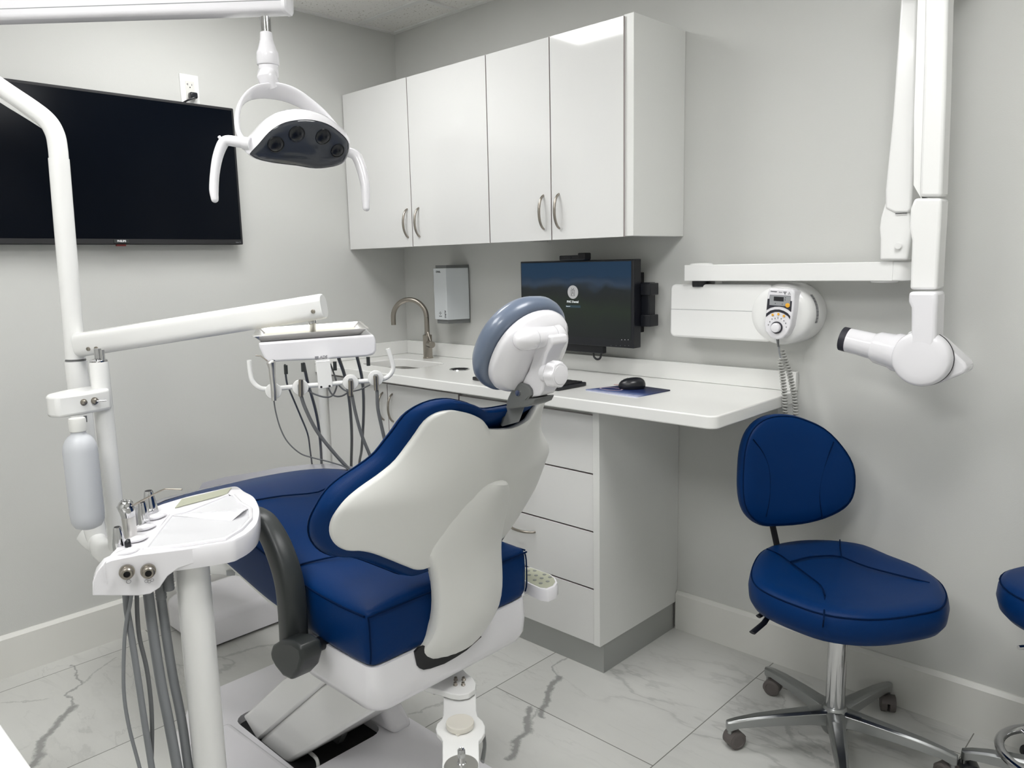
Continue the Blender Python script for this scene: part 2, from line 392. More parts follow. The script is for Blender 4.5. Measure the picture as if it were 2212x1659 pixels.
# drawer cabinet
t = thing('drawer_cabinet', 'white four-drawer base cabinet with steel toe kick, right of the sink cabinet', 'cabinet', (.89, 0, 0))
bm = B(); box(bm, .891, .909, -BF+.02, -.001, .1, ZC-CT-.001); box(bm, 1.5285, 1.5545, -BF-.004, -.001, .1057, ZC-CT-.001); box(bm, .909, 1.5285, -BF+.02, -.001, .1, .118); box(bm, .909, 1.5285, -.012, -.001, .118, ZC-CT-.001); box(bm, .909, 1.5285, -BF+.022, -BF+.04, .118, ZC-CT-.001)
obj('carcass', bm, LAMM, t, bevel=.0008, seg=1)
zs = [.105, .3015, .5015, .6985, .896]
for i in range(4):
    d = obj('drawer', front(.893, 1.5265, -BF, -BF+.019, zs[i]+(.002 if i else 0), zs[i+1]-.003), LAM, t, bevel=.0006, seg=1, mats=[LAM, EDGE])
    obj('handle', pull(B(), (1.208, -BF, zs[i+1]-.06), (1, 0, 0)), NICKEL, d)
bm = B(); box(bm, .891, 1.55, -BF+.022, -BF+.034, 0, .105); box(bm, 1.54, 1.55, -BF+.034, -.018, 0, .105)
obj('toe_kick', bm, KICK, t)
# counter
t = thing('countertop', 'white quartz countertop with backsplash running from the corner to the control box', 'countertop', (0, 0, ZC))
ct = obj('worktop', box(B(), .001, 1.9935, -.537, -.001, ZC-CT, ZC), COUNTER, t, bevel=.004)
def sinkshape(s, z):
    return [(.33+x*s, -.295+y*s, z) for x, y in rrect(.175, .115, .06, 6)]
bmc = B(); loft(bmc, [sinkshape(1, ZC-.08), sinkshape(1, ZC+.05)])
cut(ct, bmc)
bmc = B(); cyl(bmc, (.68, -.277, ZC-.1), (.68, -.277, ZC+.05), .038, n=40); cut(ct, bmc)
# rounded front right corner
bmc = B(); r = .03; cx, cy = 1.9935-r, -.537+r
poly = [(1.9935+.01, -.537-.01, ZC-.06), (1.9935+.01, cy, ZC-.06), (1.9935, cy, ZC-.06)] + [(cx+r*math.cos(R(-a)), cy+r*math.sin(R(-a)), ZC-.06) for a in range(10, 90, 10)] + [(cx, -.537, ZC-.06), (cx, -.547, ZC-.06)]
prism(bmc, poly, (0, 0, .12)); cut(ct, bmc)
obj('backsplash', box(B(), .021, 1.9935, -.02, -.001, ZC+.0005, ZC+.0637), COUNTER, t, bevel=.0015)
obj('side_splash', box(B(), .001, .0205, -.537, -.001, ZC+.0005, ZC+.0637), COUNTER, t, bevel=.0015)
t2 = obj('wall_bracket', box(B(), 1.955, 1.985, -.06, -.002, ZC-CT-.05, ZC-CT-.001), LAMM, t)
tag(t2)
# sink basin
t = thing('sink', 'oval stainless undermount sink set into the white countertop', 'sink', (.33, -.295, ZC-CT))
zb = ZC-CT-.001
def ring(s, z, g=.0): return [(.33+x*s, -.295+y*s, z) for x, y in rrect(.178, .118, .06, 6)]
bm = B(); loft(bm, [ring(1.12, zb), ring(1.0, zb), ring(.97, zb-.06), ring(.90, zb-.12), ring(.6, zb-.135), ring(.2, zb-.138)], cap0=False)
obj('basin', bm, STEEL, t, recalc=False)
bm = B(); lathe(bm, (.33, -.295, zb-.139), (0, 0, 1), [(0, .03), (.005, .03), (.006, .02)])
obj('drain', bm, CHROME, t)
# waste chute
t = thing('waste_chute', 'round steel-rimmed black waste opening in the countertop beside the sink', 'waste chute', (.68, -.277, ZC))
bm = B(); lathe(bm, (.68, -.277, ZC), (0, 0, 1), [(-.006, .0372), (0, .0365), (.0025, .037), (.0025, .0415), (.0002, .043), (.0002, .0375)], n=40, cap=False)
obj('rim', bm, CHROME, t)
obj('liner', lathe(B(), (.68, -.277, ZC-.12), (0, 0, 1), [(0, .0368), (.119, .0368), (.119, .036), (.004, .036), (.004, .001)], n=32, cap=False), BLACKM, t)
# faucet
t = thing('faucet', 'brushed nickel gooseneck faucet with side lever behind the sink', 'faucet', (.272, -.1, ZC))
fx, fy = .272, -.1
bm = B(); lathe(bm, (fx, fy, ZC), (0, 0, 1), [(0, .024), (.005, .024), (.006, .0215), (.108, .0215), (.109, .019), (.112, .012)], n=32)
obj('body', bm, NICKEL, t)
sp = [(fx, fy, ZC+.108), (fx, fy, ZC+.19)]
sd = Vector((-.86, -.5, 0)).normalized(); rr = .082
for a in range(0, 181, 15):
    sp.append(Vector((fx, fy, ZC+.19)) + sd*(rr-rr*math.cos(R(a))) + Vector((0, 0, rr*math.sin(R(a)))))
sp.append(Vector((fx, fy, ZC+.155)) + sd*2*rr)
obj('spout', tube(B(), sp, .0115, n=20, smooth=2), NICKEL, t)
ld = Vector((.9, -.35, 0)).normalized()
bm = B(); cyl(bm, Vector((fx, fy, ZC+.068))+ld*.018, Vector((fx, fy, ZC+.068))+ld*.062, .0155, n=28)
obj('lever_hub', bm, NICKEL, t, bevel=.001)
bm = B(); tube(bm, [Vector((fx, fy, ZC+.075))+ld*.05, Vector((fx, fy, ZC+.115))+ld*.012, Vector((fx, fy, ZC+.125))+ld*.005], .004, n=8, smooth=0)
obj('lever', bm, NICKEL, t)

# ------------------------------------------------------------ wall dispenser
t = thing('wall_dispenser', 'silver-white angular dispenser mounted on the wall above the backsplash', 'dispenser', (.4, 0, 1.24))
bm = B(); z0, z1 = 1.121, 1.381
prism(bm, [(.335, -.002, z0), (.342, -.085, z0), (.356, -.108, z0), (.428, -.108, z0), (.462, -.012, z0), (.462, -.002, z0)], (0, 0, z1-z0))
obj('body', bm, MGRAY, t, bevel=.001)
bm = B(); z0, z1 = 1.139, 1.368
prism(bm, [(.328, -.012, z0), (.335, -.088, z0), (.349, -.115, z0), (.433, -.115, z0), (.467, -.020, z0), (.467, -.010, z0)], (0, 0, z1-z0))
obj('cover', bm, SILVERW, t, bevel=.0015)
fu = Vector((1, 0, 0)); fn = Vector((0, -1, 0))
def fp(u, z): return Vector((.349+u, -.1152, z))
text('lettering', 'OVAL', .012, basis(fp(.033, 1.352), fu, (0, 0, 1)), DARKT, t, bold=.0003)
text('lettering', 'AURO', .0125, basis(fp(.071, 1.164), (0, 0, -1), fu), DARKT, t, bold=.0002)
text('lettering', 'LIMITED', .0055, basis(fp(.038, 1.154), fu, (0, 0, 1)), DARKT, t)
bm = B(); o_ = fp(.038, 1.168)
for dx, dz in ((-.0048, 0), (.0048, 0), (0, .0048), (0, -.0048)):
    c_ = o_+fu*dx+Vector((0, 0, dz)); q = .0026
    prism(bm, [c_+fu*q, c_+Vector((0, 0, q)), c_-fu*q, c_-Vector((0, 0, q))], fn*.0003)
obj('emblem', bm, DARKT, t)

# ------------------------------------------------------------ monitor
t = thing('monitor', 'black computer monitor on the wall above the countertop, lock screen lit', 'monitor', (1.164, -.12, 1.23))
mx0, mx1, mz0, mz1, my = .891, 1.4385, 1.071, 1.389, -.122
obj('housing', box(B(), mx0, mx1, my, my+.045, mz0, mz1), BLACK, t, bevel=.003)
def screen_mat():
    m = bpy.data.materials.new('monitor_picture'); m.use_nodes = True; nt = m.node_tree; N = nt.nodes; L = nt.links; b = N['Principled BSDF']
    b.inputs['Base Color'].default_value = (.002, .002, .003, 1); b.inputs['Roughness'].default_value = .3
    tc = N.new('ShaderNodeTexCoord'); mp = N.new('ShaderNodeMapping'); L.new(tc.outputs['Generated'], mp.inputs[0]); mp.inputs['Scale'].default_value = (1.6, 1, 1)
    n = N.new('ShaderNodeTexNoise'); n.inputs['Scale'].default_value = 3; n.inputs['Detail'].default_value = 2; L.new(mp.outputs[0], n.inputs['Vector'])
    sx = N.new('ShaderNodeSeparateXYZ'); L.new(tc.outputs['Generated'], sx.inputs[0])
    md = N.new('ShaderNodeMath'); md.operation = 'MULTIPLY_ADD'; L.new(n.outputs['Fac'], md.inputs[0]); md.inputs[1].default_value = .35; L.new(sx.outputs[2], md.inputs[2])
    cr = N.new('ShaderNodeValToRGB'); L.new(md.outputs[0], cr.inputs[0]); e = cr.color_ramp.elements
    e[0].position = .05; e[0].color = (*srgb((12, 17, 18)), 1); e[1].position = 1.15; e[1].color = (*srgb((2, 40, 66)), 1)
    for p, c in ((.4, (16, 24, 20)), (.55, (20, 32, 20)), (.72, (14, 20, 20)), (.82, (16, 24, 28)), (.90, (34, 50, 68)), (1.0, (2, 36, 60))):
        q = cr.color_ramp.elements.new(min(p, .999)); q.color = (*srgb(c), 1)
    L.new(cr.outputs[0], b.inputs['Emission Color']); b.inputs['Emission Strength'].default_value = .62
    return m
obj('screen', box(B(), mx0+.006, mx1-.012, my-.0008, my+.001, mz0+.03, mz1-.007), screen_mat(), t, recalc=True)
GLOW = mat('glow_grey', (.1, .1, .1), .5, emit=srgb((125, 125, 125)), es=1)
GLOWW = mat('glow_white', (.1, .1, .1), .5, emit=srgb((165, 170, 170)), es=1)
GLOWB = mat('glow_teal', (.01, .01, .01), .5, emit=srgb((22, 42, 50)), es=1)
GBLK = mat('glow_black', (.005, .005, .005), .5)
ic = pY(1237.5, 631, my-.001)
def disc(bm, c, r, d=(0, -1, 0), th=.0004, n=32): return cyl(bm, c, Vector(c)+Vector(d)*th, r, n=n)
obj('account_badge', disc(B(), ic, .0255), GLOW, t)
bm = B(); c = ic+Vector((0, -.0006, -.003)); q = .009; h = .0115
for a, b_, c2, d2 in ((-q, q, -h, -h+.0012), (-q, q, h-.0012, h), (-q, -q+.0012, -h, h), (q-.0012, q, -h, h)): box(bm, c.x+a, c.x+b_, c.y-.0003, c.y, c.z+c2, c.z+d2)
tube(bm, [c+Vector((-.006, 0, h+.007)), c+Vector((0, 0, h-.002)), c+Vector((.006, 0, h+.007))], .0007, n=6, smooth=0)
tube(bm, [c+Vector((.003*math.cos(a_), 0, .003+.0035*math.sin(a_))) for a_ in [R(x) for x in range(0, 361, 30)]], .0006, n=6, smooth=0)
tube(bm, [c+Vector((-.005, 0, -.008)), c+Vector((-.004, 0, -.0025)), c+Vector((0, 0, -.001)), c+Vector((.004, 0, -.0025)), c+Vector((.005, 0, -.008))], .0006, n=6, smooth=0)
obj('badge_icon', bm, GBLK, t)
text('lettering', 'PHC Dental', .0115, basis(pY(1237, 652, my-.0012), (1, 0, 0), (0, 0, 1)), GLOWW, t, bold=.0002)
c = pY(1238, 662, my-.001)
obj('password_field', box(B(), c.x-.036, c.x+.036, c.y-.0004, c.y, c.z-.0045, c.z+.0045), GLOWB, t)
text('lettering', 'Password', .005, basis(c+Vector((-.024, -.0006, 0)), (1, 0, 0), (0, 0, 1)), GLOWW, t)
bm = B()
for px_ in (1343, 1350, 1357): disc(bm, pY(px_, 734, my-.001), .0015)
obj('status_icons', bm, GLOW, t)
bm = B()
for px_ in (1320, 1331, 1340, 1350, 1358): disc(bm, pY(px_, 746.5, my-.0005), .0011, th=.0003)
obj('buttons', bm, GREYT, t)
# webcam
t = thing('webcam', 'black webcam clipped on top of the monitor', 'webcam', tuple(pY(1240, 562, -.11)))
a = pY(1213, 558, -.135); b_ = pY(1267, 555, -.135)
obj('housing', box(B(), a.x, b_.x, -.15, -.108, 1.389, 1.408), BLACK, t, bevel=.004)
obj('privacy_cover', box(B(), b_.x-.028, b_.x+.004, -.153, -.112, 1.392, 1.416), BLACKM, t, bevel=.004)
obj('lens', disc(B(), (a.x+.055, -.1505, 1.399), .005, th=.002), LED, t)
# monitor mount and small computer behind
t = thing('monitor_mount', 'black wall mount with clips and bar behind the monitor', 'mount', (1.35, -.05, 1.2))
obj('back_plate', box(B(), 1.05, 1.40, -.074, -.002, 1.12, 1.34), BLACKM, t)
bm = B(); box(bm, 1.40, 1.472, -.075, -.035, 1.155, 1.305)
obj('bracket', bm, BLACK, t, bevel=.003)
obj('clip', box(B(), 1.44, 1.482, -.085, -.03, 1.26, 1.303), BLACK, t, bevel=.003)
obj('clip', box(B(), 1.44, 1.482, -.085, -.03, 1.148, 1.19), BLACK, t, bevel=.003)
obj('lower_bar', box(B(), 1.02, 1.285, -.10, -.078, 1.040, 1.070), BLACK, t, bevel=.003)
bm = B(); hp = [pY(x, y, -.085) for x, y in ((1297, 748), (1299, 762), (1296, 774), (1289, 776), (1283, 770), (1282, 760))]
obj('cable_loop', tube(bm, hp, .004, n=10), BLACK, t)

# ------------------------------------------------------------ desk items
ZM = ZC
t = thing('mouse_pad', 'blue and white printed mouse pad on the countertop', 'mouse pad', (1.55, -.36, ZM))
c4 = [pZ(1375, 859, ZM), pZ(1450, 844, ZM), pZ(1362, 832, ZM), pZ(1262, 843, ZM)]
ctr = sum(c4, Vector())/4
def padpt(u, v):
    a = c4[3].lerp(c4[0], u); b_ = c4[2].lerp(c4[1], u); return a.lerp(b_, v)
poly = []
for u0, v0, du, dv in ((1, 0, 0, 1), (1, 1, -1, 0), (0, 1, 0, -1), (0, 0, 1, 0)):
    for a_ in (.03, .97): poly.append(padpt(u0+du*a_, v0+dv*a_))
padm = bpy.data.materials.new('pad_print'); padm.use_nodes = True
nt = padm.node_tree; N = nt.nodes; L = nt.links; b = N['Principled BSDF']; b.inputs['Roughness'].default_value = .5
tc = N.new('ShaderNodeTexCoord'); sx = N.new('ShaderNodeSeparateXYZ'); L.new(tc.outputs['Generated'], sx.inputs[0])
nz = N.new('ShaderNodeTexNoise'); nz.inputs['Scale'].default_value = 14; nz.inputs['Detail'].default_value = 5; L.new(tc.outputs['Generated'], nz.inputs['Vector'])
ma = N.new('ShaderNodeMath'); ma.operation = 'MULTIPLY_ADD'; L.new(nz.outputs['Fac'], ma.inputs[0]); ma.inputs[1].default_value = .22; L.new(sx.outputs[1], ma.inputs[2])
cr = N.new('ShaderNodeValToRGB'); L.new(ma.outputs[0], cr.inputs[0]); e = cr.color_ramp.elements
e[0].position = .1; e[0].color = (*srgb((195, 198, 220)), 1); e[1].position = .95; e[1].color = (*srgb((14, 20, 52)), 1)
q = e.new(.3); q.color = (*srgb((88, 104, 150)), 1); q = e.new(.48); q.color = (*srgb((20, 40, 92)), 1)
L.new(cr.outputs[0], b.inputs['Base Color'])
obj('pad', prism(B(), poly, (0, 0, .003)), padm, t)
bm = B(); c = pZ(1320, 840, ZM+.0033)
tube(bm, [c+Vector((.042*math.cos(R(a_)), .024*math.sin(R(a_)), 0)) for a_ in range(0, 361, 20)], .003, n=6, smooth=0, rz=.0006, up=(0, 0, 1))
obj('printed_ring', bm, mat('pad_ring', srgb((170, 150, 165)), .5), t)
bm = B(); c = pZ(1335, 834, ZM+.0036)
tube(bm, [c+Vector((.05*math.cos(R(a_)), .02*math.sin(R(a_))+.006, 0)) for a_ in range(10, 150, 20)], .005, n=6, smooth=2, rz=.0006, up=(0, 0, 1))
obj('printed_arc', bm, mat('pad_arc', srgb((160, 100, 95)), .5), t)
# mouse
mc = pZ(1365, 839, ZM+.0035); t = thing('computer_mouse', 'glossy black computer mouse on the printed pad', 'mouse', tuple(mc))
bm = B(); md_ = Vector((-.72, -.69, 0)).normalized(); ms = Vector((.69, -.72, 0)).normalized(); rings = []
for j, (sc_, z_) in enumerate(((.92, 0), (1, .007), (1, .014), (.93, .022), (.80, .029), (.60, .0335), (.32, .036), (.05, .0365))):
    rings.append([mc + md_*(.046*sc_*math.cos(a_)) + ms*(.030*sc_*math.sin(a_)) + Vector((0, 0, z_*(1-.14*math.cos(a_)*sc_))) for a_ in [2*math.pi*i/24 for i in range(24)]])
loft(bm, rings); obj('shell', bm, BLACK, t, ang=60)
bm = B(); tube(bm, [mc+md_*.012+Vector((0, 0, .034)), mc+md_*.028+Vector((0, 0, .029))], .003, n=8); obj('wheel', bm, DGRAY, t)
# keyboard
t = thing('keyboard', 'black keyboard lying on the countertop behind the headrest knob', 'keyboard', (1.2, -.38, ZM))
kr = pZ(1266, 824, ZM+.014); kf = pZ(1212, 838, ZM+.008)
kx1, ky0 = 1.372, -.462
obj('body', prism(B(), [(0.95, ky0, ZM+.001), (kx1-.004, ky0, ZM+.001), (kx1+.004, ky0+.145, ZM+.001), (.95, ky0+.145, ZM+.001)], (0, 0, .013)), BLACK, t, bevel=.003)
kt = []
for rw in range(5):
    for kk in range(18):
        x = .957+kk*.0228; y = ky0+.012+rw*.0255
        kt.append((x, y))
for x, y in kt: obj('key', box(B(), x, x+.019, y, y+.0215, ZM+.0142, ZM+.0175), BLACKM, t, bevel=0)

# ------------------------------------------------------------ television
ty1 = -.866; lg = pX(262, 520, .06); ty0 = 2*lg.y - ty1
t = thing('television', 'large black flat television switched off on the left wall', 'television', (.03, lg.y, 1.75))
obj('housing', box(B(), .012, .058, ty0, ty1, 1.482, 2.0095), BLACKM, t, bevel=.004)
obj('wall_mount', box(B(), .0, .012, lg.y-.2, lg.y+.2, 1.6, 1.9), BLACKM, t)
obj('screen', box(B(), .058, .0585, ty0+.008, ty1-.009, 1.502, 2.0), SCREENOFF, t)
obj('bezel', box(B(), .058, .0598, ty0+.003, ty1-.003, 1.484, 1.5005), BLACKM, t, bevel=.0005)
bm = B(); box(bm, .0588, .0625, lg.y-.026, lg.y+.026, 1.4865, 1.4985); obj('badge', bm, DGRAY, t, bevel=.0005)
text('lettering', 'PHILIPS', .0095, basis((.0629, lg.y, 1.4935), (0, 1, 0), (0, 0, 1)), WHITET, t, bold=.0004)
text('lettering', 'Roku TV', .006, basis((.0602, ty1-.022, 1.4905), (0, 1, 0), (0, 0, 1)), GREYT, t, bold=.0001)
obj('infrared_sensor', box(B(), .045, .057, lg.y-.016, lg.y+.016, 1.476, 1.4825), mat('sensor_red', (.12, .01, .01), .3), t)
# outlet
t = thing('wall_outlet', 'white wall outlet just above the television', 'outlet', (0, -1.01, 2.065))
obj('cover_plate', box(B(), 0, .006, -1.047, -.974, 2.008, 2.124), PAINTW, t, bevel=.002)
obj('receptacle', box(B(), .006, .0075, -1.027, -.993, 2.033, 2.099), TRIM, t, bevel=.0008)
bm = B()
box(bm, .0072, .0078, -1.0195, -1.0178, 2.083, 2.091); box(bm, .0072, .0078, -1.0235, -1.0178, 2.0863, 2.088); box(bm, .0072, .0078, -1.0035, -1.0018, 2.083, 2.090); cyl(bm, (.0072, -1.0105, 2.0765), (.0078, -1.0105, 2.0765), .0024, n=12)
obj('slots', bm, BLACKM, t)
t = thing('power_plug', 'black power plug pushed into the wall outlet above the television', 'plug', (.02, -1.01, 2.045))
obj('plug_body', box(B(), .0085, .033, -1.0215, -.993, 2.034, 2.056), BLACK, t, bevel=.005)
obj('cord', tube(B(), [(.03, -.998, 2.042), (.034, -1.012, 2.034), (.026, -1.03, 2.025), (.006, -1.045, 2.012), (.005, -1.05, 1.99)], .0035, n=8), BLACK, t)


# ============================================================ DENTAL CHAIR
A = -1.33
chair = thing('dental_chair', 'blue leather dental chair with white back shell and grey armrests in mid-room', 'dental chair', (1.5, A, 0))
def xm(z): return 1.985-.45*(1.077-z)
def sx_(dy, z): 
    t = min(1, max(0, (z-.92)/.15)); t = t*t*(3-2*t)
    return xm(z) - (1.15+1.25*t)*dy*dy
def half2full(h):
    return h + [(-a, b) for a, b in h[::-1] if abs(a) > 1e-6]
def cat2(pts, k=4):   # closed smooth loop in 2D
    n = len(pts); out = []
    for i in range(n):
        a, b, c, d = [Vector((*pts[j % n], 0)) for j in (i-1, i, i+1, i+2)]
        for j in range(k):
            t = j/k; v = .5*((2*b)+(c-a)*t+(2*a-5*b+4*c-d)*t*t+(3*b-a-3*c+d)*t**3); out.append((v.x, v.y))
    return out
# seat and leg cushion
SX = [1.797, 1.788, 1.7, 1.6, 1.52, 1.45, 1.38, 1.3, 1.22, 1.15, 1.05, .95, .81, .64, .515, .386, .28, .22, .2]
ZTT = [.683, .688, .687, .692, .702, .716, .729, .742, .752, .758, .757, .742, .706, .658, .615, .572, .54, .52, .50]
ZBB = [.572, .562, .562, .568, .576, .585, .592, .607, .623, .636, .648, .648, .62, .575, .53, .487, .452, .445, .46]
HW = [.235, .243, .245, .246, .246, .246, .246, .246, .246, .245, .243, .240, .228, .212, .203, .195, .175, .14, .08]
def seat_ring(x, zt, zb, hw, cr=.030):
    q = [(0, zb), (-.5*hw, zb), (-.85*hw, zb), (-hw+.012, zb+.003), (-hw+.002, zb+.014), (-hw, zb+.04), (-hw-.002, (zt+zb)/2+.01), (-hw, zt-.012), (-hw+.004, zt-.003), (-hw+.012, zt+.004), (-.85*hw, zt+cr*.55), (-.65*hw, zt+cr*.85), (-.35*hw, zt+cr), (0, zt+cr*.95)]
    q = q + [(-a, b) for a, b in q[-2:0:-1]]
    return [(x, A+a, b) for a, b in q]
rings = [seat_ring(x, a, b_, h, .004 if i == 0 else (.012 if i == 1 else .030)) for i, (x, a, b_, h) in enumerate(zip(SX, ZTT, ZBB, HW))]
seat = obj('seat', loft(B(), rings), LEATHER, chair, ang=50)
seat.modifiers.new('s', 'SUBSURF').render_levels = 2
def interp(x, L):
    for i in range(len(SX)-1):
        if SX[i] >= x >= SX[i+1]:
            t = (SX[i]-x)/(SX[i]-SX[i+1]); return L[i]*(1-t)+L[i+1]*t
    return L[-1]
# seams: edge piping of the seat, and cross seams
for s in (-1, 1):
    pts = [(x, A+s*(interp(x, HW)-.0015), interp(x, ZTT)-.006) for x in [1.785, 1.7, 1.6, 1.5, 1.4, 1.3, 1.2, 1.1, 1.0, .85, .7, .5, .35]]
    obj('seam', tube(B(), pts, .0022, n=8, smooth=3), SEAM, seat)
obj('seam', tube(B(), [(1.7955, A-.236, .682), (1.799, A-.12, .684), (1.799, A+.12, .684), (1.7955, A+.236, .682)], .0022, n=8, smooth=3), SEAM, seat)
for s in (-1, 1): obj('seam', tube(B(), [(1.789, A+s*.2355, .578), (1.7935, A+s*.2362, .6), (1.7935, A+s*.2362, .66), (1.789, A+s*.2355, .680)], .0018, n=8, smooth=3), SEAM, seat)
def cross(x, dx=0):
    hw = interp(x, HW); zt = interp(x, ZTT); cr = .0292
    return tube(B(), [(x+dx*(1-abs(a)), A+a*hw*.98, zt+cr*b_+.0002) for a, b_ in ((-1, -.05), (-.93, .3), (-.85, .52), (-.65, .82), (-.35, .97), (0, .93), (.35, .97), (.65, .82), (.85, .52), (.93, .3), (1, -.05))], .002, n=8, smooth=3)
obj('seam', cross(1.13, .12), SEAM, seat); obj('seam', cross(1.50, .19), SEAM, seat)
# white under-frame shells
und = []
for x in [1.55, 1.45, 1.35, 1.25, 1.15, 1.0, .8, .6, .4, .3]:
    hw = interp(x, HW)-.025; zb = interp(x, ZBB)
    und.append([(x, A+a, zb+c_) for a, c_ in ((-hw, .012), (-hw, -.02), (-hw*.9, -.042), (0, -.045), (hw*.9, -.042), (hw, -.02), (hw, .012), (0, .012))])
obj('leg_rest_shell', loft(B(), und), SHELLW, chair, bevel=.004)
def tub(x0, x1, hw, z, r): 
    cx = (x0+x1)/2; return [(cx+a, A+b_, z) for a, b_ in rrect((x1-x0)/2, hw, r, 6)]
tr = [tub(1.43, 1.797, .236, .566, .03), tub(1.46, 1.800, .238, .52, .03), tub(1.49, 1.799, .237, .482, .035), tub(1.51, 1.792, .230, .462, .04), tub(1.5, 1.772, .208, .446, .05), tub(1.54, 1.72, .17, .441, .06)]
frame_ = obj('seat_frame', loft(B(), tr), PLASTIC, chair, ang=60)
sl = [(897, 1409), (902, 1438), (907, 1444), (915, 1447), (930, 1444.5), (960, 1434), (985, 1420), (1008, 1405), (1040, 1376), (1035, 1360), (960, 1380), (905, 1400)]
obj('strut_slot', prism(B(), [pX(x, y, 1.8025) for x, y in sl], (-.006, 0, 0)), BLACKM, frame_)
obj('footrest_film', loft(B(), [[(x, A+interp(x, HW)-.03, interp(x, ZTT)+.014), (x, A+interp(x, HW)+.02, interp(x, ZTT)+.012+dz), (x, A+interp(x, HW)+.045, interp(x, ZTT)-.004+dz), (x, A+interp(x, HW)+.05, interp(x, ZTT)-.09), (x, A+interp(x, HW)+.047, interp(x, ZTT)-.09), (x, A+interp(x, HW)+.042, interp(x, ZTT)-.006+dz), (x, A+interp(x, HW)+.02, interp(x, ZTT)+.009+dz), (x, A+interp(x, HW)-.03, interp(x, ZTT)+.011)] for x, dz in ((1.06, -.004), (.95, .008), (.8, .021), (.64, .033), (.5, .043), (.386, .052), (.3, .058), (.215, .062))]), SHEET, chair, label='clear plastic film over the foot end')

fr2 = []
for x in (.56, .52, .47, .386, .28, .22, .19):
    xx = max(x, .2); r_ = seat_ring(x, interp(xx, ZTT), interp(xx, ZBB), interp(xx, HW)); cz_ = (interp(xx, ZTT)+interp(xx, ZBB))/2
    sw = 1.004 if x > .55 else (1.03 if x > .5 else 1.05); fr2.append([(x, A+(p[1]-A)*sw, cz_+(p[2]-cz_)*(1+(sw-1)*2)+(.0005 if x > .55 else .004)) for p in r_])
obj('foot_film', loft(B(), fr2, cap0=False), SHEET, chair, ang=60)
# backrest cushion
SHEL = [(0, 1.058), (-.053, 1.065), (-.065, 1.074), (-.080, 1.089), (-.102, 1.102), (-.124, 1.110), (-.139, 1.113), (-.158, 1.109), (-.173, 1.093), (-.185, 1.057), (-.206, 1.017), (-.233, .991), (-.267, .967), (-.291, .947), (-.306, .925), (-.311, .9), (-.307, .873), (-.294, .849), (-.276, .834), (-.253, .829), (-.227, .818), (-.192, .796), (-.157, .773), (-.127, .756), (-.095, .757), (0, .765)]
SHEL = cat2(half2full(SHEL), 3)
def offset2(P, d):
    n = len(P); out = []
    for i in range(n):
        a, b_ = P[i-3], P[(i+3) % n]; tx, ty = b_[0]-a[0], b_[1]-a[1]; l = math.hypot(tx, ty); out.append((P[i][0]+ty/l*d, P[i][1]-tx/l*d))
    return out
CUSH = offset2(SHEL, .019)
if sum(abs(a) for a, b_ in CUSH) < sum(abs(a) for a, b_ in SHEL): CUSH = offset2(SHEL, -.019)
CUSH = [(a, max(b_, 1.103+.12*max(0, abs(a)-.05)) if (abs(a) < .115 and b_ > 1.0) else b_) for a, b_ in CUSH]
def bring(out, sc_, dx, c0=(0, .93)):
    r = []
    for a, b_ in out:
        y = c0[0]+(a-c0[0])*sc_; z = c0[1]+(b_-c0[1])*sc_
        r.append((sx_(y, z)+dx, A+y, z))
    return r
bk = B()
loft(bk, [bring(CUSH, .9, -.006), bring(CUSH, .97, -.004), bring(CUSH, .995, -.010), bring(CUSH, 1.005, -.024), bring(CUSH, 1.0, -.038), bring(CUSH, .975, -.052), bring(CUSH, .93, -.060), bring(CUSH, .8, -.067), bring(CUSH, .5, -.071), bring(CUSH, .2, -.073), bring(CUSH, .03, -.073)])
back = obj('backrest', bk, LEATHER, chair, ang=60)
obj('seam', tube(B(), [Vector(p)+Vector((-.0005, 0, 0)) for p in bring(CUSH, 1.0055, -.030)][::2]+[Vector(bring(CUSH, 1.0055, -.030)[0])], .0016, n=6, smooth=2), SEAM, back)
bs = B()
loft(bs, [bring(SHEL, .96, -.012), bring(SHEL, 1.0, -.010), bring(SHEL, 1.0, -.001), bring(SHEL, .992, .004), bring(SHEL, .97, .0055), bring(SHEL, .8, .006), bring(SHEL, .6, .006), bring(SHEL, .4, .006), bring(SHEL, .2, .006), bring(SHEL, .03, .006)])
obj('back_shell', bs, SHELLW, chair, ang=60)
# rear strut
rows = [((1052, 1030), (1090, 1032), 1.940), ((1028, 1042), (1099, 1044), 1.94), ((1006, 1059), (1103, 1058), 1.932), ((984, 1087), (1104, 1072), 1.923), ((966, 1116), (1102, 1092), 1.912), ((952, 1145), (1095, 1115), 1.900), ((938, 1175), (1089, 1142), 1.888), ((927, 1203), (1086, 1170), 1.879), ((938, 1230), (1086, 1195), 1.874), ((948, 1262), (1088, 1225), 1.870), ((950, 1305), (1089, 1265), 1.866), ((947, 1345), (1083, 1305), 1.858), ((934, 1382), (1066, 1338), 1.846), ((916, 1403), (1050, 1360), 1.834), ((905, 1420), (1040, 1373), 1.822), ((904, 1436), (1030, 1383), 1.812)]
sr = []
for i, (l, r_, x) in enumerate(rows):
    a = pX(*l, x-.028); b_ = pX(*r_, x-.028); ring = []
    for t_, dx in ((0, -.045), (0, -.012), (.012, -.001), (.05, .006), (.2, .018), (.35, .025), (.5, .028), (.65, .025), (.8, .018), (.95, .006), (.988, -.001), (1, -.012), (1, -.045), (.5, -.05)):
        p = a.lerp(b_, t_); ring.append(p+Vector((dx*(.5 if i == 0 else 1), 0, 0)))
    sr.append(ring)
strut = obj('rear_strut', loft(B(), sr), SHELLW, chair, ang=35)
strut.modifiers.new('s', 'SUBSURF').render_levels = 1
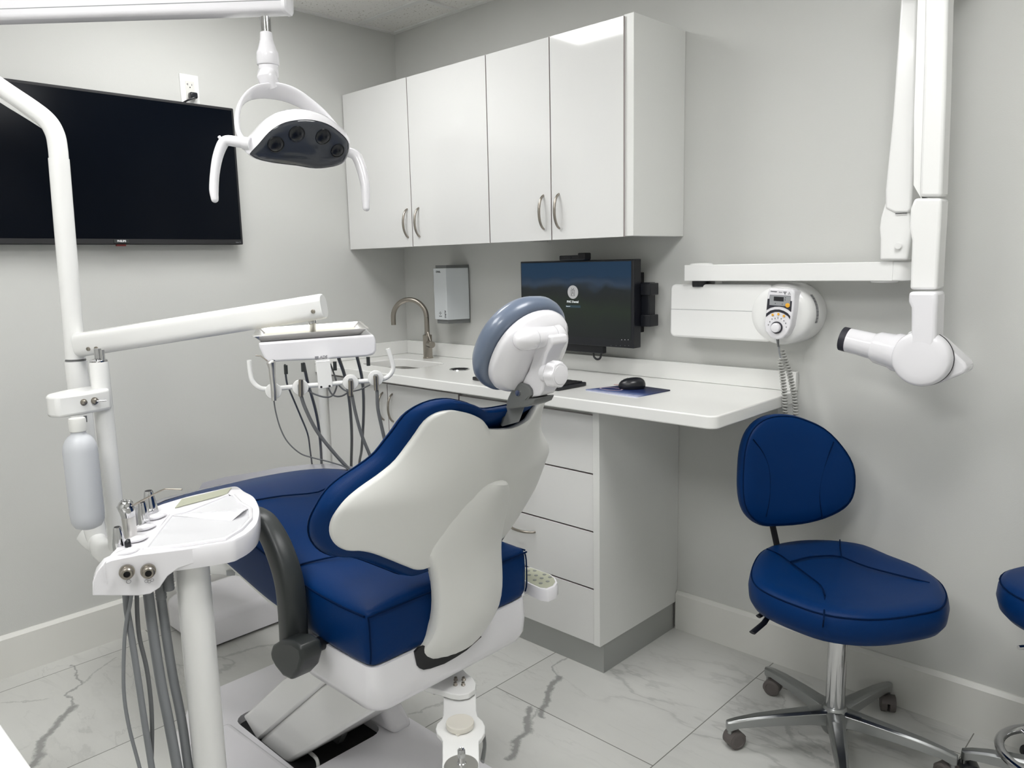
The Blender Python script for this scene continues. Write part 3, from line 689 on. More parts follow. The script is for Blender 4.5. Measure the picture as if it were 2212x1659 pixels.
# headrest
HC = Vector((2.020, A-.006, 1.227)); ti = .52; hs = Vector((math.sin(ti), 0, math.cos(ti))); hn = Vector((math.cos(ti), 0, -math.sin(ti)))
def hring(off, k, b=.108, a=.102, dz=0):
    return [HC + hn*(off-.012) + Vector((0, 1, 0))*(b*k*math.copysign(abs(math.cos(u))**.92, math.cos(u))) + hs*(a*k*math.copysign(abs(math.sin(u))**.92, math.sin(u))+dz) for u in [2*math.pi*i/48 for i in range(48)]]
obj('headrest', loft(B(), [hring(-.030, .15), hring(-.029, .5), hring(-.025, .78), hring(-.017, .92), hring(-.005, .99), hring(.007, 1.0), hring(.019, .97), hring(.023, .90), hring(.024, .5)]), HEADPAD, chair, ang=60, label='headrest pad under clear film')
obj('headrest_shell', loft(B(), [hring(.024, .5), hring(.025, .87), hring(.034, .88), hring(.042, .85), hring(.048, .78), hring(.058, .72), hring(.062, .5), hring(.063, .1)]), PLASTIC, chair, ang=60)
ym = A-.012
hc = pY(1180, 722, ym)
bm = B(); lathe(bm, hc+Vector((0, -.085, -.006)), (0, 1, .03), [(0, .004), (.006, .012), (.016, .0185), (.028, .0205), (.044, .0205), (.0445, .019), (.046, .019), (.0465, .0205), (.096, .0205), (.0965, .019), (.098, .019), (.0985, .0205), (.115, .02), (.128, .014), (.133, .004)], n=28)
obj('headrest_hinge', bm, PLASTIC, chair, ang=50)
npx = [(1150, 738), (1149, 775), (1141, 800), (1129, 822), (1125, 834), (1147, 846), (1139, 861), (1164, 855), (1172, 843), (1177, 812), (1174, 787), (1180, 765), (1194, 742), (1192, 725), (1160, 722)]
obj('neck_arm', prism(B(), [pY(x, y, A-.03) for x, y in npx], (0, .045, 0)), PLASTIC, chair, bevel=.006, seg=3)
gpx = [(1092, 872), (1096, 860), (1104, 843), (1112, 832), (1124, 827), (1138, 832), (1146, 842), (1147, 854), (1139, 862), (1156, 861), (1150, 873), (1137, 879), (1096, 884)]
piv = obj('neck_pivot', prism(B(), [pY(x, y, A-.037) for x, y in gpx], (0, .058, 0)), MGRAY, chair, bevel=.004)
cpv = pY(1120, 849, A-.037)
obj('pivot_pin', cyl(B(), cpv+Vector((0, -.003, 0)), cpv+Vector((0, .01, 0)), .0058, n=24), CHROME, piv)
obj('slide_bar', prism(B(), [pY(x, y, A-.02) for x, y in ((1098, 878), (1136, 873), (1122, 912), (1084, 922))], (-.012, .006, 0)), MGRAY, chair, bevel=.002)
kc = pX(1186, 807, 2.105); bm = B()
def kring(h, r, lob): 
    return [kc+Vector((h, 0, 0))+Vector((0, math.cos(u), math.sin(u)))*(r*(1-lob*.5*(1+math.cos(7*u)))) for u in [2*math.pi*i/56 for i in range(56)]]
loft(bm, [kring(-.012, .016, 0), kring(0, .017, 0), kring(.004, .022, .0), kring(.008, .0255, .07), kring(.020, .0255, .13), kring(.026, .024, .08), kring(.0275, .0215, 0), kring(.0275, .0185, 0), kring(.0268, .0183, 0), kring(.0283, .0178, 0), kring(.029, .012, 0), kring(.0292, .001, 0)])
obj('headrest_knob', bm, PLASTIC, chair, ang=35)
# armrests
ya = -1.61
ap = [pY(x, y, ya) for x, y in [(548, 1113), (560, 1121), (577, 1138), (600, 1180), (622, 1245), (631, 1310), (636, 1404)]]
ep = [(582, 1408), (587, 1394), (603, 1384), (628, 1386), (648, 1400), (652, 1425), (645, 1452), (628, 1471), (610, 1462), (594, 1442), (584, 1424)]
epoly = [pY(x, y, -1.66) for x, y in ep]
for s in (-1, 1):
    def mir(p): return Vector((p.x + (max(-.09, (p.z-.60)*.8) if s > 0 else 0), p.y if s < 0 else 2*A-p.y, p.z))
    pts = [mir(p) for p in ap]
    ar = obj('armrest', tube(B(), pts, [.020, .024, .027, .029, .030, .030, .029], n=24, smooth=5, up=(0, 1, 0), rz=[.02, .022, .024, .026, .027, .027, .027], power=.62), DGRAY, chair, ang=60)
    obj('armrest_joint', prism(B(), [mir(p) for p in epoly], (0, -.052*s if s > 0 else .052, 0)), DGRAY, ar, bevel=.011, seg=4)
    jc = sum(epoly, Vector())/len(epoly)
    obj('armrest_axle', cyl(B(), mir(jc+Vector((0, .03, .0))), mir(jc+Vector((.0, .2, .0))), .016, n=20), BLACK, ar)
# lifting arm and base
pl = -1.45
up_ = [(524, 1547), (538, 1536), (610, 1468), (669, 1430), (720, 1460), (694, 1482), (556, 1601.5)]
lo_ = [(556, 1601), (694, 1482), (745, 1450), (800, 1500), (840, 1515), (807, 1538), (739, 1579), (682, 1615), (626, 1649), (599, 1652), (585, 1638), (578, 1622), (566, 1619)]
obj('lift_arm_cover', prism(B(), [pY(x, y, pl-.006) for x, y in up_], (0, .25, 0)), PAINTW, chair, bevel=.008)
obj('lift_arm', prism(B(), [pY(x, y, pl) for x, y in lo_], (0, .235, 0)), PAINTW, chair, bevel=.016, seg=4)
def outl(z, ins, r):
    P = [(.70, -1.45), (.70, -1.13), (.74, -1.09), (2.05, -1.09), (2.05, -1.67), (1.0, -1.67), (.84, -1.62), (.74, -1.54)]
    c_ = (1.35, -1.38); return [(c_[0]+(x-c_[0])*(1-ins/.65), c_[1]+(y-c_[1])*(1-ins/.28), z) for x, y in cat2(P, 1)]
bm = B(); loft(bm, [outl(.0, 0, 0), outl(.025, .004, 0), outl(.05, .022, 0)])
bc = obj('base_cover', bm, BASEW, chair)
hole = [(1.12+a, -1.335+b_, .02) for a, b_ in rrect(.195, .135, .04, 4)]
bmc = B(); prism(bmc, hole, (0, 0, .2)); cut(bc, bmc)
bm = B(); hp = [(.97, -1.50), (1.36, -1.49), (2.0, -1.49), (2.0, -1.655), (1.05, -1.655), (.97, -1.62)]
prism(bm, [(x, y, .04) for x, y in hp], (0, 0, .04)); obj('base_hump', bm, BASEW, chair, bevel=.025, seg=4)
obj('base_interior', prism(B(), [(x, y, .021) for x, y, z in hole], (0, 0, .004)), BLACKM, chair)
bm = B(); w0 = [(1.12, -1.215), (1.36, -1.20), (1.36, -1.12), (1.12, -1.12)]
loft(bm, [[(x, y, .045) for x, y in w0], [(1.16, -1.205, .15), (1.29, -1.20, .15), (1.29, -1.14, .15), (1.16, -1.14, .15)]]); obj('base_wedge', bm, BASEW, chair, bevel=.02, seg=4)
obj('foot_valve', tube(B(), [pZ(665, 1622, .05), pZ(684, 1640, .06), pZ(688, 1665, .03)], .005, n=10), SHELLW, chair)
obj('mechanism_plate', prism(B(), [pY(x, y, -1.31) for x, y in ((680, 1622), (708, 1600), (732, 1582), (738, 1590), (722, 1624), (690, 1640))], (0, .02, 0)), MGRAY, chair)
obj('column', box(B(), 1.02, 1.12, -1.42, -1.25, .02, .12), BLACKM, chair)
# side keypad
kz = .585
ko = [(1112, 1232), (1125, 1226), (1145, 1224), (1165, 1231), (1190, 1240), (1202, 1250), (1206, 1259), (1200, 1268), (1184, 1275), (1168, 1273), (1148, 1264), (1128, 1253), (1114, 1244)]
kp = [pZ(x, y, kz) for x, y in ko]
kcn = sum(kp, Vector())/len(kp)
bm = B(); loft(bm, [[kcn+(p-kcn)*.9+Vector((0, 0, -.032)) for p in kp], [kcn+(p-kcn)*1.0+Vector((0, 0, -.03)) for p in kp], [kcn+(p-kcn)*1.0+Vector((0, 0, -.006)) for p in kp], [kcn+(p-kcn)*.95 for p in kp], [kcn+(p-kcn)*.9+Vector((0, 0, .0005)) for p in kp]])
pad = obj('keypad', bm, PLASTIC, chair, ang=40)
bm = B(); prism(bm, [kcn+(p-kcn)*.86+Vector((0, 0, .0005)) for p in kp], (0, 0, .0008)); obj('keypad_label', bm, PADBG, pad)
for x, y in ((1141, 1233), (1155, 1233), (1143, 1242), (1158, 1243), (1176, 1241), (1188, 1247), (1170, 1249), (1155, 1253), (1183, 1256), (1168, 1260)):
    p = pZ(x, y, kz+.0013); obj('button', lathe(B(), p, (0, 0, 1), [(0, .0052), (.0006, .0052), (.001, .004)], n=20), BTN, pad)
obj('keypad_bracket', tube(B(), [kcn+Vector((-.02, -.02, -.034)), kcn+Vector((-.04, -.08, -.045)), (1.72, A+.2, .52)], .016, n=14, rz=.008, up=(0, 0, 1)), PAINTW, chair)
obj('armrest_pivot_cap', cyl(B(), (1.73, A+.235, .625), (1.73, A+.252, .625), .024), BLACK, chair)

# ------------------------------------------------------------ accessory arm under the chair rear
zA = .42
acc = thing('accessory_arm', 'white swing arm with cream lid and steel disc below the rear of the dental chair', 'holder arm', tuple(pZ(995, 1480, zA)))
mp_ = [(913, 1480), (926, 1474), (950, 1455), (990, 1438), (995, 1440), (1010, 1456), (1022, 1464), (1028, 1475), (1026, 1488), (1012, 1498), (993, 1501), (975, 1499), (960, 1494), (935, 1487)]
P = [pZ(x, y, zA) for x, y in mp_]
obj('mounting_plate', prism(B(), P, (0, 0, -.014)), PAINTW, acc, bevel=.002)
for x, y in ((984.5, 1467), (1001.5, 1467), (983.5, 1478), (1000.5, 1478)):
    p = pZ(x, y+2, zA); obj('bolt', lathe(B(), p, (0, 0, 1), [(0, .0052), (.002, .0052), (.003, .004), (.007, .004), (.0075, .0028), (.005, .0022)], n=14), NICKEL, acc)
zb_ = zA-.018
body = [(958, 1490), (957, 1545), (954, 1553), (944, 1563), (941, 1574), (944, 1583), (953, 1592), (956, 1600), (956, 1640), (953, 1700), (1036, 1700), (1035, 1640), (1034, 1600), (1040, 1594), (1047, 1582), (1048, 1568), (1043, 1557), (1032, 1547), (1029, 1535), (1028, 1490)]
P = [pZ(x, y, zb_) for x, y in body]
obj('arm', prism(B(), P, (0, 0, -.012)), PAINTW, acc, bevel=.0025)
lc = pZ(994, 1571, zb_)
lid = obj('cup_lid', lathe(B(), lc, (0, 0, 1), [(-.02, .026), (.003, .027), (.003, .0300), (.010, .0305), (.013, .0295), (.0135, .026), (.012, .022), (.0115, .001)], n=40), CREAM, acc)
obj('lid_clip', box(B(), lc.x+.014, lc.x+.022, lc.y-.026, lc.y-.018, lc.z+.0005, lc.z+.004), CREAM, lid)
sc2 = pZ(996, 1658, zb_)
dsc = obj('steel_disc', lathe(B(), sc2, (0, 0, 1), [(-.02, .03), (.001, .033), (.004, .034), (.006, .033), (.0065, .001)], n=40), STEEL, acc)
obj('disc_post', lathe(B(), sc2+Vector((-.002, .004, .005)), (0, 0, 1), [(0, .009), (.003, .009), (.004, .0075), (.016, .0072), (.017, .0085), (.02, .008), (.03, .0075), (.032, .006), (.03, .003)], n=24), CHROME, acc)
obj('hanging_strap', tube(B(), [pZ(1042, 1580, zb_-.02), pZ(1047, 1610, zb_-.04), pZ(1042, 1645, zb_-.06)], .004, n=8, rz=.012, up=(0, 0, 1)), MGRAY, acc)
obj('fitting', cyl(B(), pZ(918, 1484, zA-.02), pZ(940, 1494, zA-.02), .008, n=14), SHELLW, acc)

# ============================================================ POSTS, SUPPORT ARM, DELIVERY ARM
def vpost(px_, py_, d): p = pD(px_, py_, d); return p
b0 = vpost(213, 780, 2.05); a0 = vpost(163, 775, 2.14)
dl = thing('delivery_unit', 'white delivery unit arm holding the hose rack and tray head above the chair', 'delivery unit', (b0.x, b0.y, .6))
zS = .62
obj('post', lathe(B(), (b0.x, b0.y, zS-.02), (0, 0, 1), [(0, .0235), (b0.z-zS+.012, .0235), (b0.z-zS+.018, .0225)], n=32), PAINTW, dl)
obj('post_collar', lathe(B(), (b0.x, b0.y, b0.z-.002), (0, 0, 1), [(0, .0215), (.004, .022), (.006, .018), (.009, .009), (.035, .009)], n=32), CHROME, dl)
obj('collar_pin', cyl(B(), (b0.x+.014, b0.y+.006, b0.z), (b0.x+.014, b0.y+.006, b0.z+.03), .006, n=16), CHROME, dl)
# support arm towards the chair
s1 = Vector((a0.x-.01, a0.y-.005, zS+.0)); s2 = Vector((1.16, -1.5, zS-.01)); s3 = Vector((1.3, -1.36, zS-.02))
obj('support_arm', tube(B(), [s1+Vector((-.02, -.012, .03)), s1+Vector((.02, .005, .004)), Vector((b0.x, b0.y, zS)), s2, s3], [.022, .024, .026, .026, .026], n=18, rz=[.03, .034, .034, .032, .03], up=(0, 0, 1), smooth=4, power=.8), PAINTW, dl)
lp = Vector((1.12, -1.53, zS-.0)); 
obj('rating_label', prism(B(), [pP(x, y, (1.12, -1.56, .6), (.5, -.86, 0)) for x, y in ((489, 1232), (508, 1231), (508, 1243), (490, 1244))], Vector((.5, -.86, 0))*.0008), LCD, dl)
# elbows of the light post seen below the bottle
lt = thing('dental_light', 'white overhead dental light on a bent post with four-lens head and two handles', 'dental light', (a0.x, a0.y, .6))
zt_ = pD(125, 345, 2.14+.0).z
ptop = Vector((a0.x, a0.y, 0))
obj('lower_post', tube(B(), [(a0.x+.06, a0.y+.03, zS-.035), (a0.x+.02, a0.y+.01, zS-.015), (a0.x, a0.y, zS+.06), (a0.x, a0.y, zS+.15), (a0.x, a0.y, a0.z-.006)], .0285, n=28, smooth=4), PAINTW, lt)
obj('post_ring', lathe(B(), (a0.x, a0.y, a0.z-.008), (0, 0, 1), [(0, .026), (.006, .026)], n=32), MGRAY, lt)
# depth of the vertical post grows with falling z; solve the bend points on the vertical plane through the post
pn = CF.copy(); pn.z = 0; pn.normalize()
def lp_(x, y): return pP(x, y, (a0.x, a0.y, 0), pn)
pt1 = lp_(127, 343)
obj('post', cyl(B(), (a0.x, a0.y, a0.z), pt1, .0255, .0252, n=32), PAINTW, lt)
bend = [pt1+Vector((0, 0, -.01)), lp_(125, 320), lp_(119, 290), lp_(103, 262), lp_(70, 235), lp_(0, 187), lp_(-120, 100), lp_(-250, 5)]
obj('bent_arm', tube(B(), bend, [.0235]*5+[.0225]*3, n=28, smooth=5), PAINTW, lt)
obj('bent_arm_fin', tube(B(), [lp_(99, 272), lp_(60, 247), lp_(0, 210), lp_(-120, 130)], .006, n=10, smooth=3, rz=.012, up=(0, 0, 1)), PAINTW, lt)
# overhead beam
q0 = lp_(-250, 5); q1 = pD(617, 20, 1.9)
bd = (q1-q0); bd.z = 0; bx_ = bd.normalized(); 
q0b = Vector((q0.x, q0.y, q1.z+.03)); 
def beam_ring(p, k=1): 
    s_, t_ = frame(bx_)
    return [p + s_*a*k + t_*b_*k for a, b_ in rrect(.028, .036, .012, 4)]
obj('overhead_beam', loft(B(), [beam_ring(q0b+Vector((0, 0, .02))), beam_ring(q1+Vector((0, 0, .025)))]), PLASTIC, lt)
obj('beam_joint', cyl(B(), q0+Vector((0, 0, -.06)), Vector((q0.x, q0.y, q0b.z+.05)), .03), PAINTW, lt)
obj('beam_end_cap', loft(B(), [beam_ring(q1+Vector((0, 0, .025)), 1.04), beam_ring(q1+Vector((0, 0, .025))+bx_*.008, 1.0), beam_ring(q1+Vector((0, 0, .025))+bx_*.012, .85)]), PLASTIC, lt)
bm_s = [beam_ring(q0b+Vector((0, 0, .02)), 1.0), beam_ring(q1+Vector((0, 0, .025)), 1.0)]
for zoff in (-.012,):
    s_, t_ = frame(bx_); e0 = q0b+Vector((0, 0, .02+zoff)); e1 = q1+Vector((0, 0, .025+zoff))
    side = s_ if (s_.dot(CAM-e1) > 0) else -s_
    obj('beam_seam', tube(B(), [e0+side*.0275, e1+side*.0275], .0012, n=6, smooth=0), LCD, lt)
hd = pD(573, 44, 1.9)
dz_ = 1.9/FPX
def down(n): return Vector((0, 0, -n*dz_*1.01))
obj('swivel_pin', lathe(B(), hd+down(-6), (0, 0, -1), [(0, .0125), (.036, .0125)], n=24), CHROME, lt)
obj('swivel_shroud', lathe(B(), hd+down(24), (0, 0, -1), [(0, .0125), (.002, .0145), (.02, .016), (.043, .0235), (.048, .026), (.051, .0265), (.076, .0268), (.078, .025)], n=36), PLASTIC, lt, ang=50)
el = [hd+down(92), hd+down(112), pD(577, 165, 1.91), pD(585, 186, 1.925)]
obj('elbow', tube(B(), el, [.0235, .0235, .024, .023], n=28, smooth=4), PLASTIC, lt)
# head
HP = pD(650, 310, 1.86); Hn = Vector((.80, -.12, -.58)).normalized()
Hu = Vector((0, 0, 1)).cross(Hn).normalized(); Hv = Hn.cross(Hu).normalized()
lens = [(541.5, 330), (559, 311), (582, 285), (608, 267.6), (637, 260), (671.7, 259), (706, 267.6), (732, 285), (750, 304), (752.7, 321), (747, 341), (738, 353), (715, 360), (680, 363), (640, 357), (593.6, 351.5), (559, 344), (544, 335.6)]
def l2(x, y): d = pP(x, y, HP, Hn)-HP; return (d.dot(Hu), d.dot(Hv))
LP = cat2([l2(x, y) for x, y in lens], 3)
cx_ = sum(p[0] for p in LP)/len(LP); cy_ = sum(p[1] for p in LP)/len(LP)
def lring(k, off, dv=0, du=0, ky=None):
    ky = k if ky is None else ky
    return [HP + Hu*(cx_+(a-cx_)*k+du) + Hv*(cy_+(b_-cy_)*ky+dv) + Hn*off for a, b_ in LP]
hb = B(); loft(hb, [lring(1.0, -.004), lring(1.012, .001), lring(1.04, -.003, .000), lring(1.075, -.012, .002, 0, 1.05), lring(1.085, -.024, .004, 0, 1.05), lring(1.05, -.038, .006, 0, 1.0), lring(.9, -.052, .008), lring(.6, -.063, .010), lring(.2, -.068, .010)])
head = obj('lamp_head', hb, PLASTIC, lt, ang=60)
lb = B(); loft(lb, [lring(1.0, -.004), lring(.985, .0012), lring(.9, .004, -.0), lring(.7, .006), lring(.4, .0075), lring(.05, .008)]); obj('lens_cover', lb, LENS, head, ang=60)
for x, y in ((596, 312), (641, 289.5), (698, 295.5), (729, 325.5)):
    c_ = pP(x, y, HP+Hn*.006, Hn); rr_ = .0185 if x < 720 else .0165
    obj('led_lens', lathe(B(), c_, Hn, [(-.004, rr_+.002), (.0018, rr_+.0015), (.0022, rr_), (.001, rr_-.0008), (.0035, rr_*.7), (.0045, rr_*.3), (.0048, .0005)], n=32), LED, head, ang=60)
# yoke
pvl = l2(533, 316); pvr = l2(752, 330)
yl = HP+Hu*(pvl[0])+Hv*pvl[1]+Hn*(-.03); yr = HP+Hu*(pvr[0]+.0)+Hv*pvr[1]+Hn*(-.03)
ymid = (yl+yr)/2; yn = Hu.cross(Vector((-.55, .0, .83))).normalized()
yk = [(527, 306), (514, 282), (512, 250), (522, 220), (548, 200), (590, 196), (635, 208), (680, 236), (712, 262), (735, 290), (748, 322)]
ykp = [pP(x, y, ymid, yn) for x, y in yk]
s_w = [.006, .007, .010, .017, .024, .028, .026, .020, .013, .009, .007]
obj('yoke', tube(B(), ykp, [.006]*len(ykp), n=20, smooth=4, up=yn, rz=s_w, power=.85), PLASTIC, lt, ang=70)
for nm, pth, c_ in (('L', [(538, 310), (510, 306), (490, 304), (480, 313), (470, 340), (464, 375), (462, 410), (464, 430)], yl), ('R', [(748, 329), (760, 331), (771, 340), (781, 365), (788, 395), (790, 420), (791, 449)], yr)):
    pp = [pP(x, y, c_, CF) for x, y in pth]
    rads = [.0125, .0125, .0122, .0125, .0115, .0105, .0105, .0085] if nm == 'L' else [.0115, .0125, .0132, .0128, .0118, .0108, .0088]
    hnd = obj('handle', tube(B(), pp, rads, n=20, smooth=4), PLASTIC, lt, ang=60)
    sphere_ = B(); sphere(sphere_, pp[-1], rads[-1]*1.0); obj('handle_tip', sphere_, PLASTIC, hnd, ang=80)
    if nm == 'L':
        obj('handle_collar', cyl(B(), pP(541, 311, c_, CF), pP(525, 309, c_, CF), .0145, n=28), PLASTIC, hnd)
        obj('handle_screw', cyl(B(), pP(476, 299, c_, CF), pP(473, 295, c_, CF), .004, n=14), PLASTIC, hnd)

# delivery arm
e0 = pD(168, 746, 2.12); e1 = pD(700, 661, 2.0)
ax_ = (e1-e0).normalized(); s_, t_ = frame(ax_)
def arm_ring(p, k): return [p + s_*a*k + t_*b_*k for a, b_ in rrect(.024, .033, .021, 6)]
cr_ = .98
armL = e0; 
obj('spring_arm', loft(B(), [arm_ring(e0, .9), arm_ring(e0+ax_*.004, 1), arm_ring(e1-ax_*.004, .98), arm_ring(e1, .88)]), PAINTW, dl, ang=50)
for x, y in ((190, 754), (207, 753), (676, 673)):
    p = pP(x, y, e0+s_*(-.026 if s_.dot(CAM-e0) < 0 else .026), s_)
    obj('arm_screw', lathe(B(), p, (s_ if s_.dot(CAM-e0) > 0 else -s_), [(-.003, .0055), (.001, .0052), (.0018, .003)], n=16), NICKEL, dl)
# tray head
DL_ = pD(544, 727, 1.93)
t2_ = ray(644, 574); t2_.z = 0; t2_.normalize(); t1 = Vector((t2_.y, -t2_.x, .027)); t1.normalize()
tw = 0.0
for _ in range(400):
    tw += .001; q_ = DL_+t1*tw-CAM
    if q_.dot(CR)/q_.dot(CF)*FPX+1106 > 796: break
zt0 = DL_.z
def tp(u, v, z=0): return DL_ + t1*u + t2_*v + Vector((0, 0, z))
tray = thing('metal_tray', 'stainless steel instrument tray lined with paper on the delivery head', 'tray', tuple(tp(tw/2, .14, -.02)))
TD = .27
def tr_(ins, z): return [tp(tw/2+a, TD/2+b_, z) for a, b_ in rrect(tw/2-ins, TD/2-ins, .012 if ins > .01 else .008, 3)]
bm = B(); loft(bm, [tr_(.018, -.0155), tr_(.0035, -.001), tr_(-.001, -.0005), tr_(0, .0008), tr_(.005, .0008), tr_(.019, -.014), tr_(.10, -.014)], cap0=True, cap1=True)
obj('pan', bm, STEEL, tray, ang=30)
obj('paper_liner', prism(B(), tr_(.021, -.0135), (0, 0, .0008)), PAPER, tray)
hpx = [(557, 737), (560, 750), (566, 765), (575.6, 783), (640, 779), (700, 776.5), (794, 770), (808, 766), (813, 757), (812, 735), (807, 719), (790, 712)]
fpn = -t2_; F0 = tp(0, -.004)
hp_ = [pP(x, y, F0, fpn) for x, y in hpx]
for p in hp_: p.z = min(p.z, zt0-.0165+.027*(p-DL_).dot(t1))
obj('head_housing', prism(B(), hp_, t2_*.2), PLASTIC, dl, bevel=.006, seg=4)
obj('head_stem', cyl(B(), tp(tw*.52, .20, -.02)+Vector((0, 0, -.0)), e1-ax_*.03, .009), CHROME, dl)
obj('stem_pin', cyl(B(), pD(672, 684, 2.03), pD(675, 700, 2.03), .01), CHROME, dl)
oo = pP(693, 772, F0-t2_*.0006, fpn)
text('lettering', 'ADS', .0100, basis(oo-t1*.003, t1, (0, 0, 1)), GREYT, dl, align='LEFT', shear=.15, bold=.0002, ext=.0006)
bm = B(); prism(bm, [oo+t1*a+Vector((0, 0, b_)) for a, b_ in ((-.0145, -.0036), (-.0055, -.0036), (-.0055, .0036), (-.0145, .0036))], -t2_*.0006); obj('emblem', bm, GREYT, dl)
# handle bar and holders
BP = tp(0, -.045)
def bp(x, y, off=0): return pP(x, y, BP-t2_*off, fpn)
obj('handle_bar', tube(B(), [bp(x, y) for x, y in ((538, 778), (541, 806), (546, 824), (560, 837), (580, 840), (640, 835), (700, 830), (760, 825), (820, 820), (840, 812), (849, 797), (846, 778), (838, 753))], .0058, n=16, smooth=5), PAINTW, dl)
brk = B(); prism(brk, [bp(x, y, .008) for x, y in ((682, 781), (713, 779), (719, 836), (688, 841))], t2_*.004); obj('bar_bracket', brk, PAINTW, dl, bevel=.0015)
obj('bracket_bridge', prism(B(), [bp(682, 784, .008), bp(713, 782, .008), bp(713, 780, .008), bp(682, 782, .008)], t2_*.06), PAINTW, dl)
for x, y in ((694, 836), (712, 834)): obj('bracket_screw', cyl(B(), bp(x, y, .0085), bp(x, y, .0098), .0028, n=12), BLACK, dl)
HOLD = [(591, 844), (649, 836), (757, 825), (811, 816)]
for x, y in HOLD:
    c_ = bp(x, y); 
    h_ = obj('holder', lathe(B(), c_+t2_*.008, -t2_, [(0, .015), (.002, .0185), (.014, .020), (.017, .019), (.018, .015), (.0175, .001)], n=32), PAINTW, dl, ang=50)
    bm = B(); s0 = c_-t2_*.0105
    prism(bm, [s0+t1*a+Vector((0, 0, b_)) for a, b_ in ((-.0065, -.018), (.0065, -.018), (.0065, .006), (.004, .0105), (-.004, .0105), (-.0065, .006))], -t2_*.0015); obj('holder_slot', bm, LCD, h_)
def conn(x0, y0, x1, y1, r=.0058, par=None):
    return obj('connector', cyl(B(), bp(x0, y0, .016), bp(x1, y1, .016), r, n=20), NICKEL, par or dl)
def crop7(l): return [(x/3.77+500, y/3.77+600) for x, y in l]
def hose(name, pts, r, off, par, m=HOSE, drop=None):
    n_ = len(pts); far = off < 0 and n_ > 5 and pts[-1][1] > 1500
    if far: pts = pts + [(pts[-1][0]+8, pts[-1][1]+500)]
    P = [bp(x, y, off-(.62*(min(i, n_-1)/(n_-1))**1.3 if far else 0)) for i, (x, y) in enumerate(crop7(pts))]
    return obj(name, tube(B(), P, r, n=12, smooth=5), m, par)
hs1 = hose('hose', [(565, 955), (600, 1060), (690, 1240), (830, 1420), (965, 1570), (1010, 1640)], .0045, .014, dl); conn(650, 820, 650, 856, par=hs1)
hs2 = hose('hose', [(980, 950), (1010, 1100), (1060, 1280), (1125, 1440), (1160, 1540)], .0042, .014, dl); conn(757, 822, 758, 855, par=hs2)
hs3 = hose('hose', [(1185, 905), (1192, 1060), (1220, 1200), (1258, 1360), (1290, 1480)], .0045, .014, dl); conn(811, 812, 813, 843, par=hs3)
for l, r in (([(435, 710), (450, 850), (480, 930), (560, 1120), (620, 1270), (640, 1400), (665, 1640)], .0026), ([(588, 700), (620, 850), (650, 950), (690, 1100), (715, 1250), (730, 1430), (737, 1640)], .0042), ([(875, 660), (920, 790), (950, 930), (970, 1100), (980, 1300), (975, 1600)], .0047), ([(1022, 640), (1060, 800), (1075, 950), (1075, 1150), (1060, 1400), (1040, 1560)], .0043), ([(600, 880), (640, 930), (750, 970), (820, 960), (855, 890), (850, 830), (805, 700)], .0022), ([(770, 850), (820, 950), (900, 962), (990, 900)], .0022), ([(850, 850), (930, 920), (1030, 915), (1130, 870)], .002)):
    h_ = hose('hose', l, r, -.06, dl)
for x, y in ((617, 796), (654, 791), (723, 788), (795, 778)):
    obj('hose_plug', cyl(B(), bp(x, y-7, -.05), bp(x+1, y+12, -.05), .0048, n=14), DGRAY, dl)
# syringe in first holder
sy = thing('air_water_syringe', 'chrome air-water syringe hanging in the leftmost holder of the handle bar', 'syringe', tuple(bp(590, 830, .02)), 'air-water syringes')
def sp_(x, y): return bp(x, y, .022)
obj('body', tube(B(), [sp_(592, 865), sp_(591, 840), sp_(588, 812), sp_(587, 795), sp_(585, 783), sp_(584, 779)], [.0062, .0072, .0078, .0085, .011, .006], n=20, smooth=3), STEEL, sy)
obj('tip', tube(B(), [sp_(578, 780), sp_(563, 769), (sp_(552, 768))], .0016, n=8, smooth=0), NICKEL, sy)
obj('button', cyl(B(), sp_(590, 783), sp_(592, 777), .0035, n=12), CHROME, sy)
obj('hose', tube(B(), [bp(x, y, .022) for x, y in crop7([(345, 1000), (362, 1100), (400, 1230), (460, 1340), (560, 1430), (660, 1465), (800, 1500), (920, 1540), (985, 1600)])], .0018, n=8, smooth=5), HOSE, sy)

# post behind the hoses
sp0 = pY(701, 930, -1.0)
t = thing('support_post', 'slim pale upright post behind the hanging handpiece hoses', 'post', (sp0.x, sp0.y, 0))
obj('tube', cyl(B(), (sp0.x, sp0.y, .012), (sp0.x, sp0.y, pY(697, 835, -1.0).z), .0135, n=24), SHELLW, t)
obj('foot', lathe(B(), (sp0.x, sp0.y, 0), (0, 0, 1), [(0, .05), (.01, .05), (.012, .045)]), SHELLW, t)

# water bottle and control box on the posts
zb0 = pD(170, 853, 1.99).z
cb_ = thing('control_box', 'white control box with two chrome fittings clamped on the posts', 'control box', tuple(pZ(175, 850, zb0)))
cbp = [(113, 856), (122, 846), (165, 833), (210, 826), (228, 826), (234, 838), (172, 856), (140, 860)]
def pzz(x, y, z): return pD(x, y, 2.0)
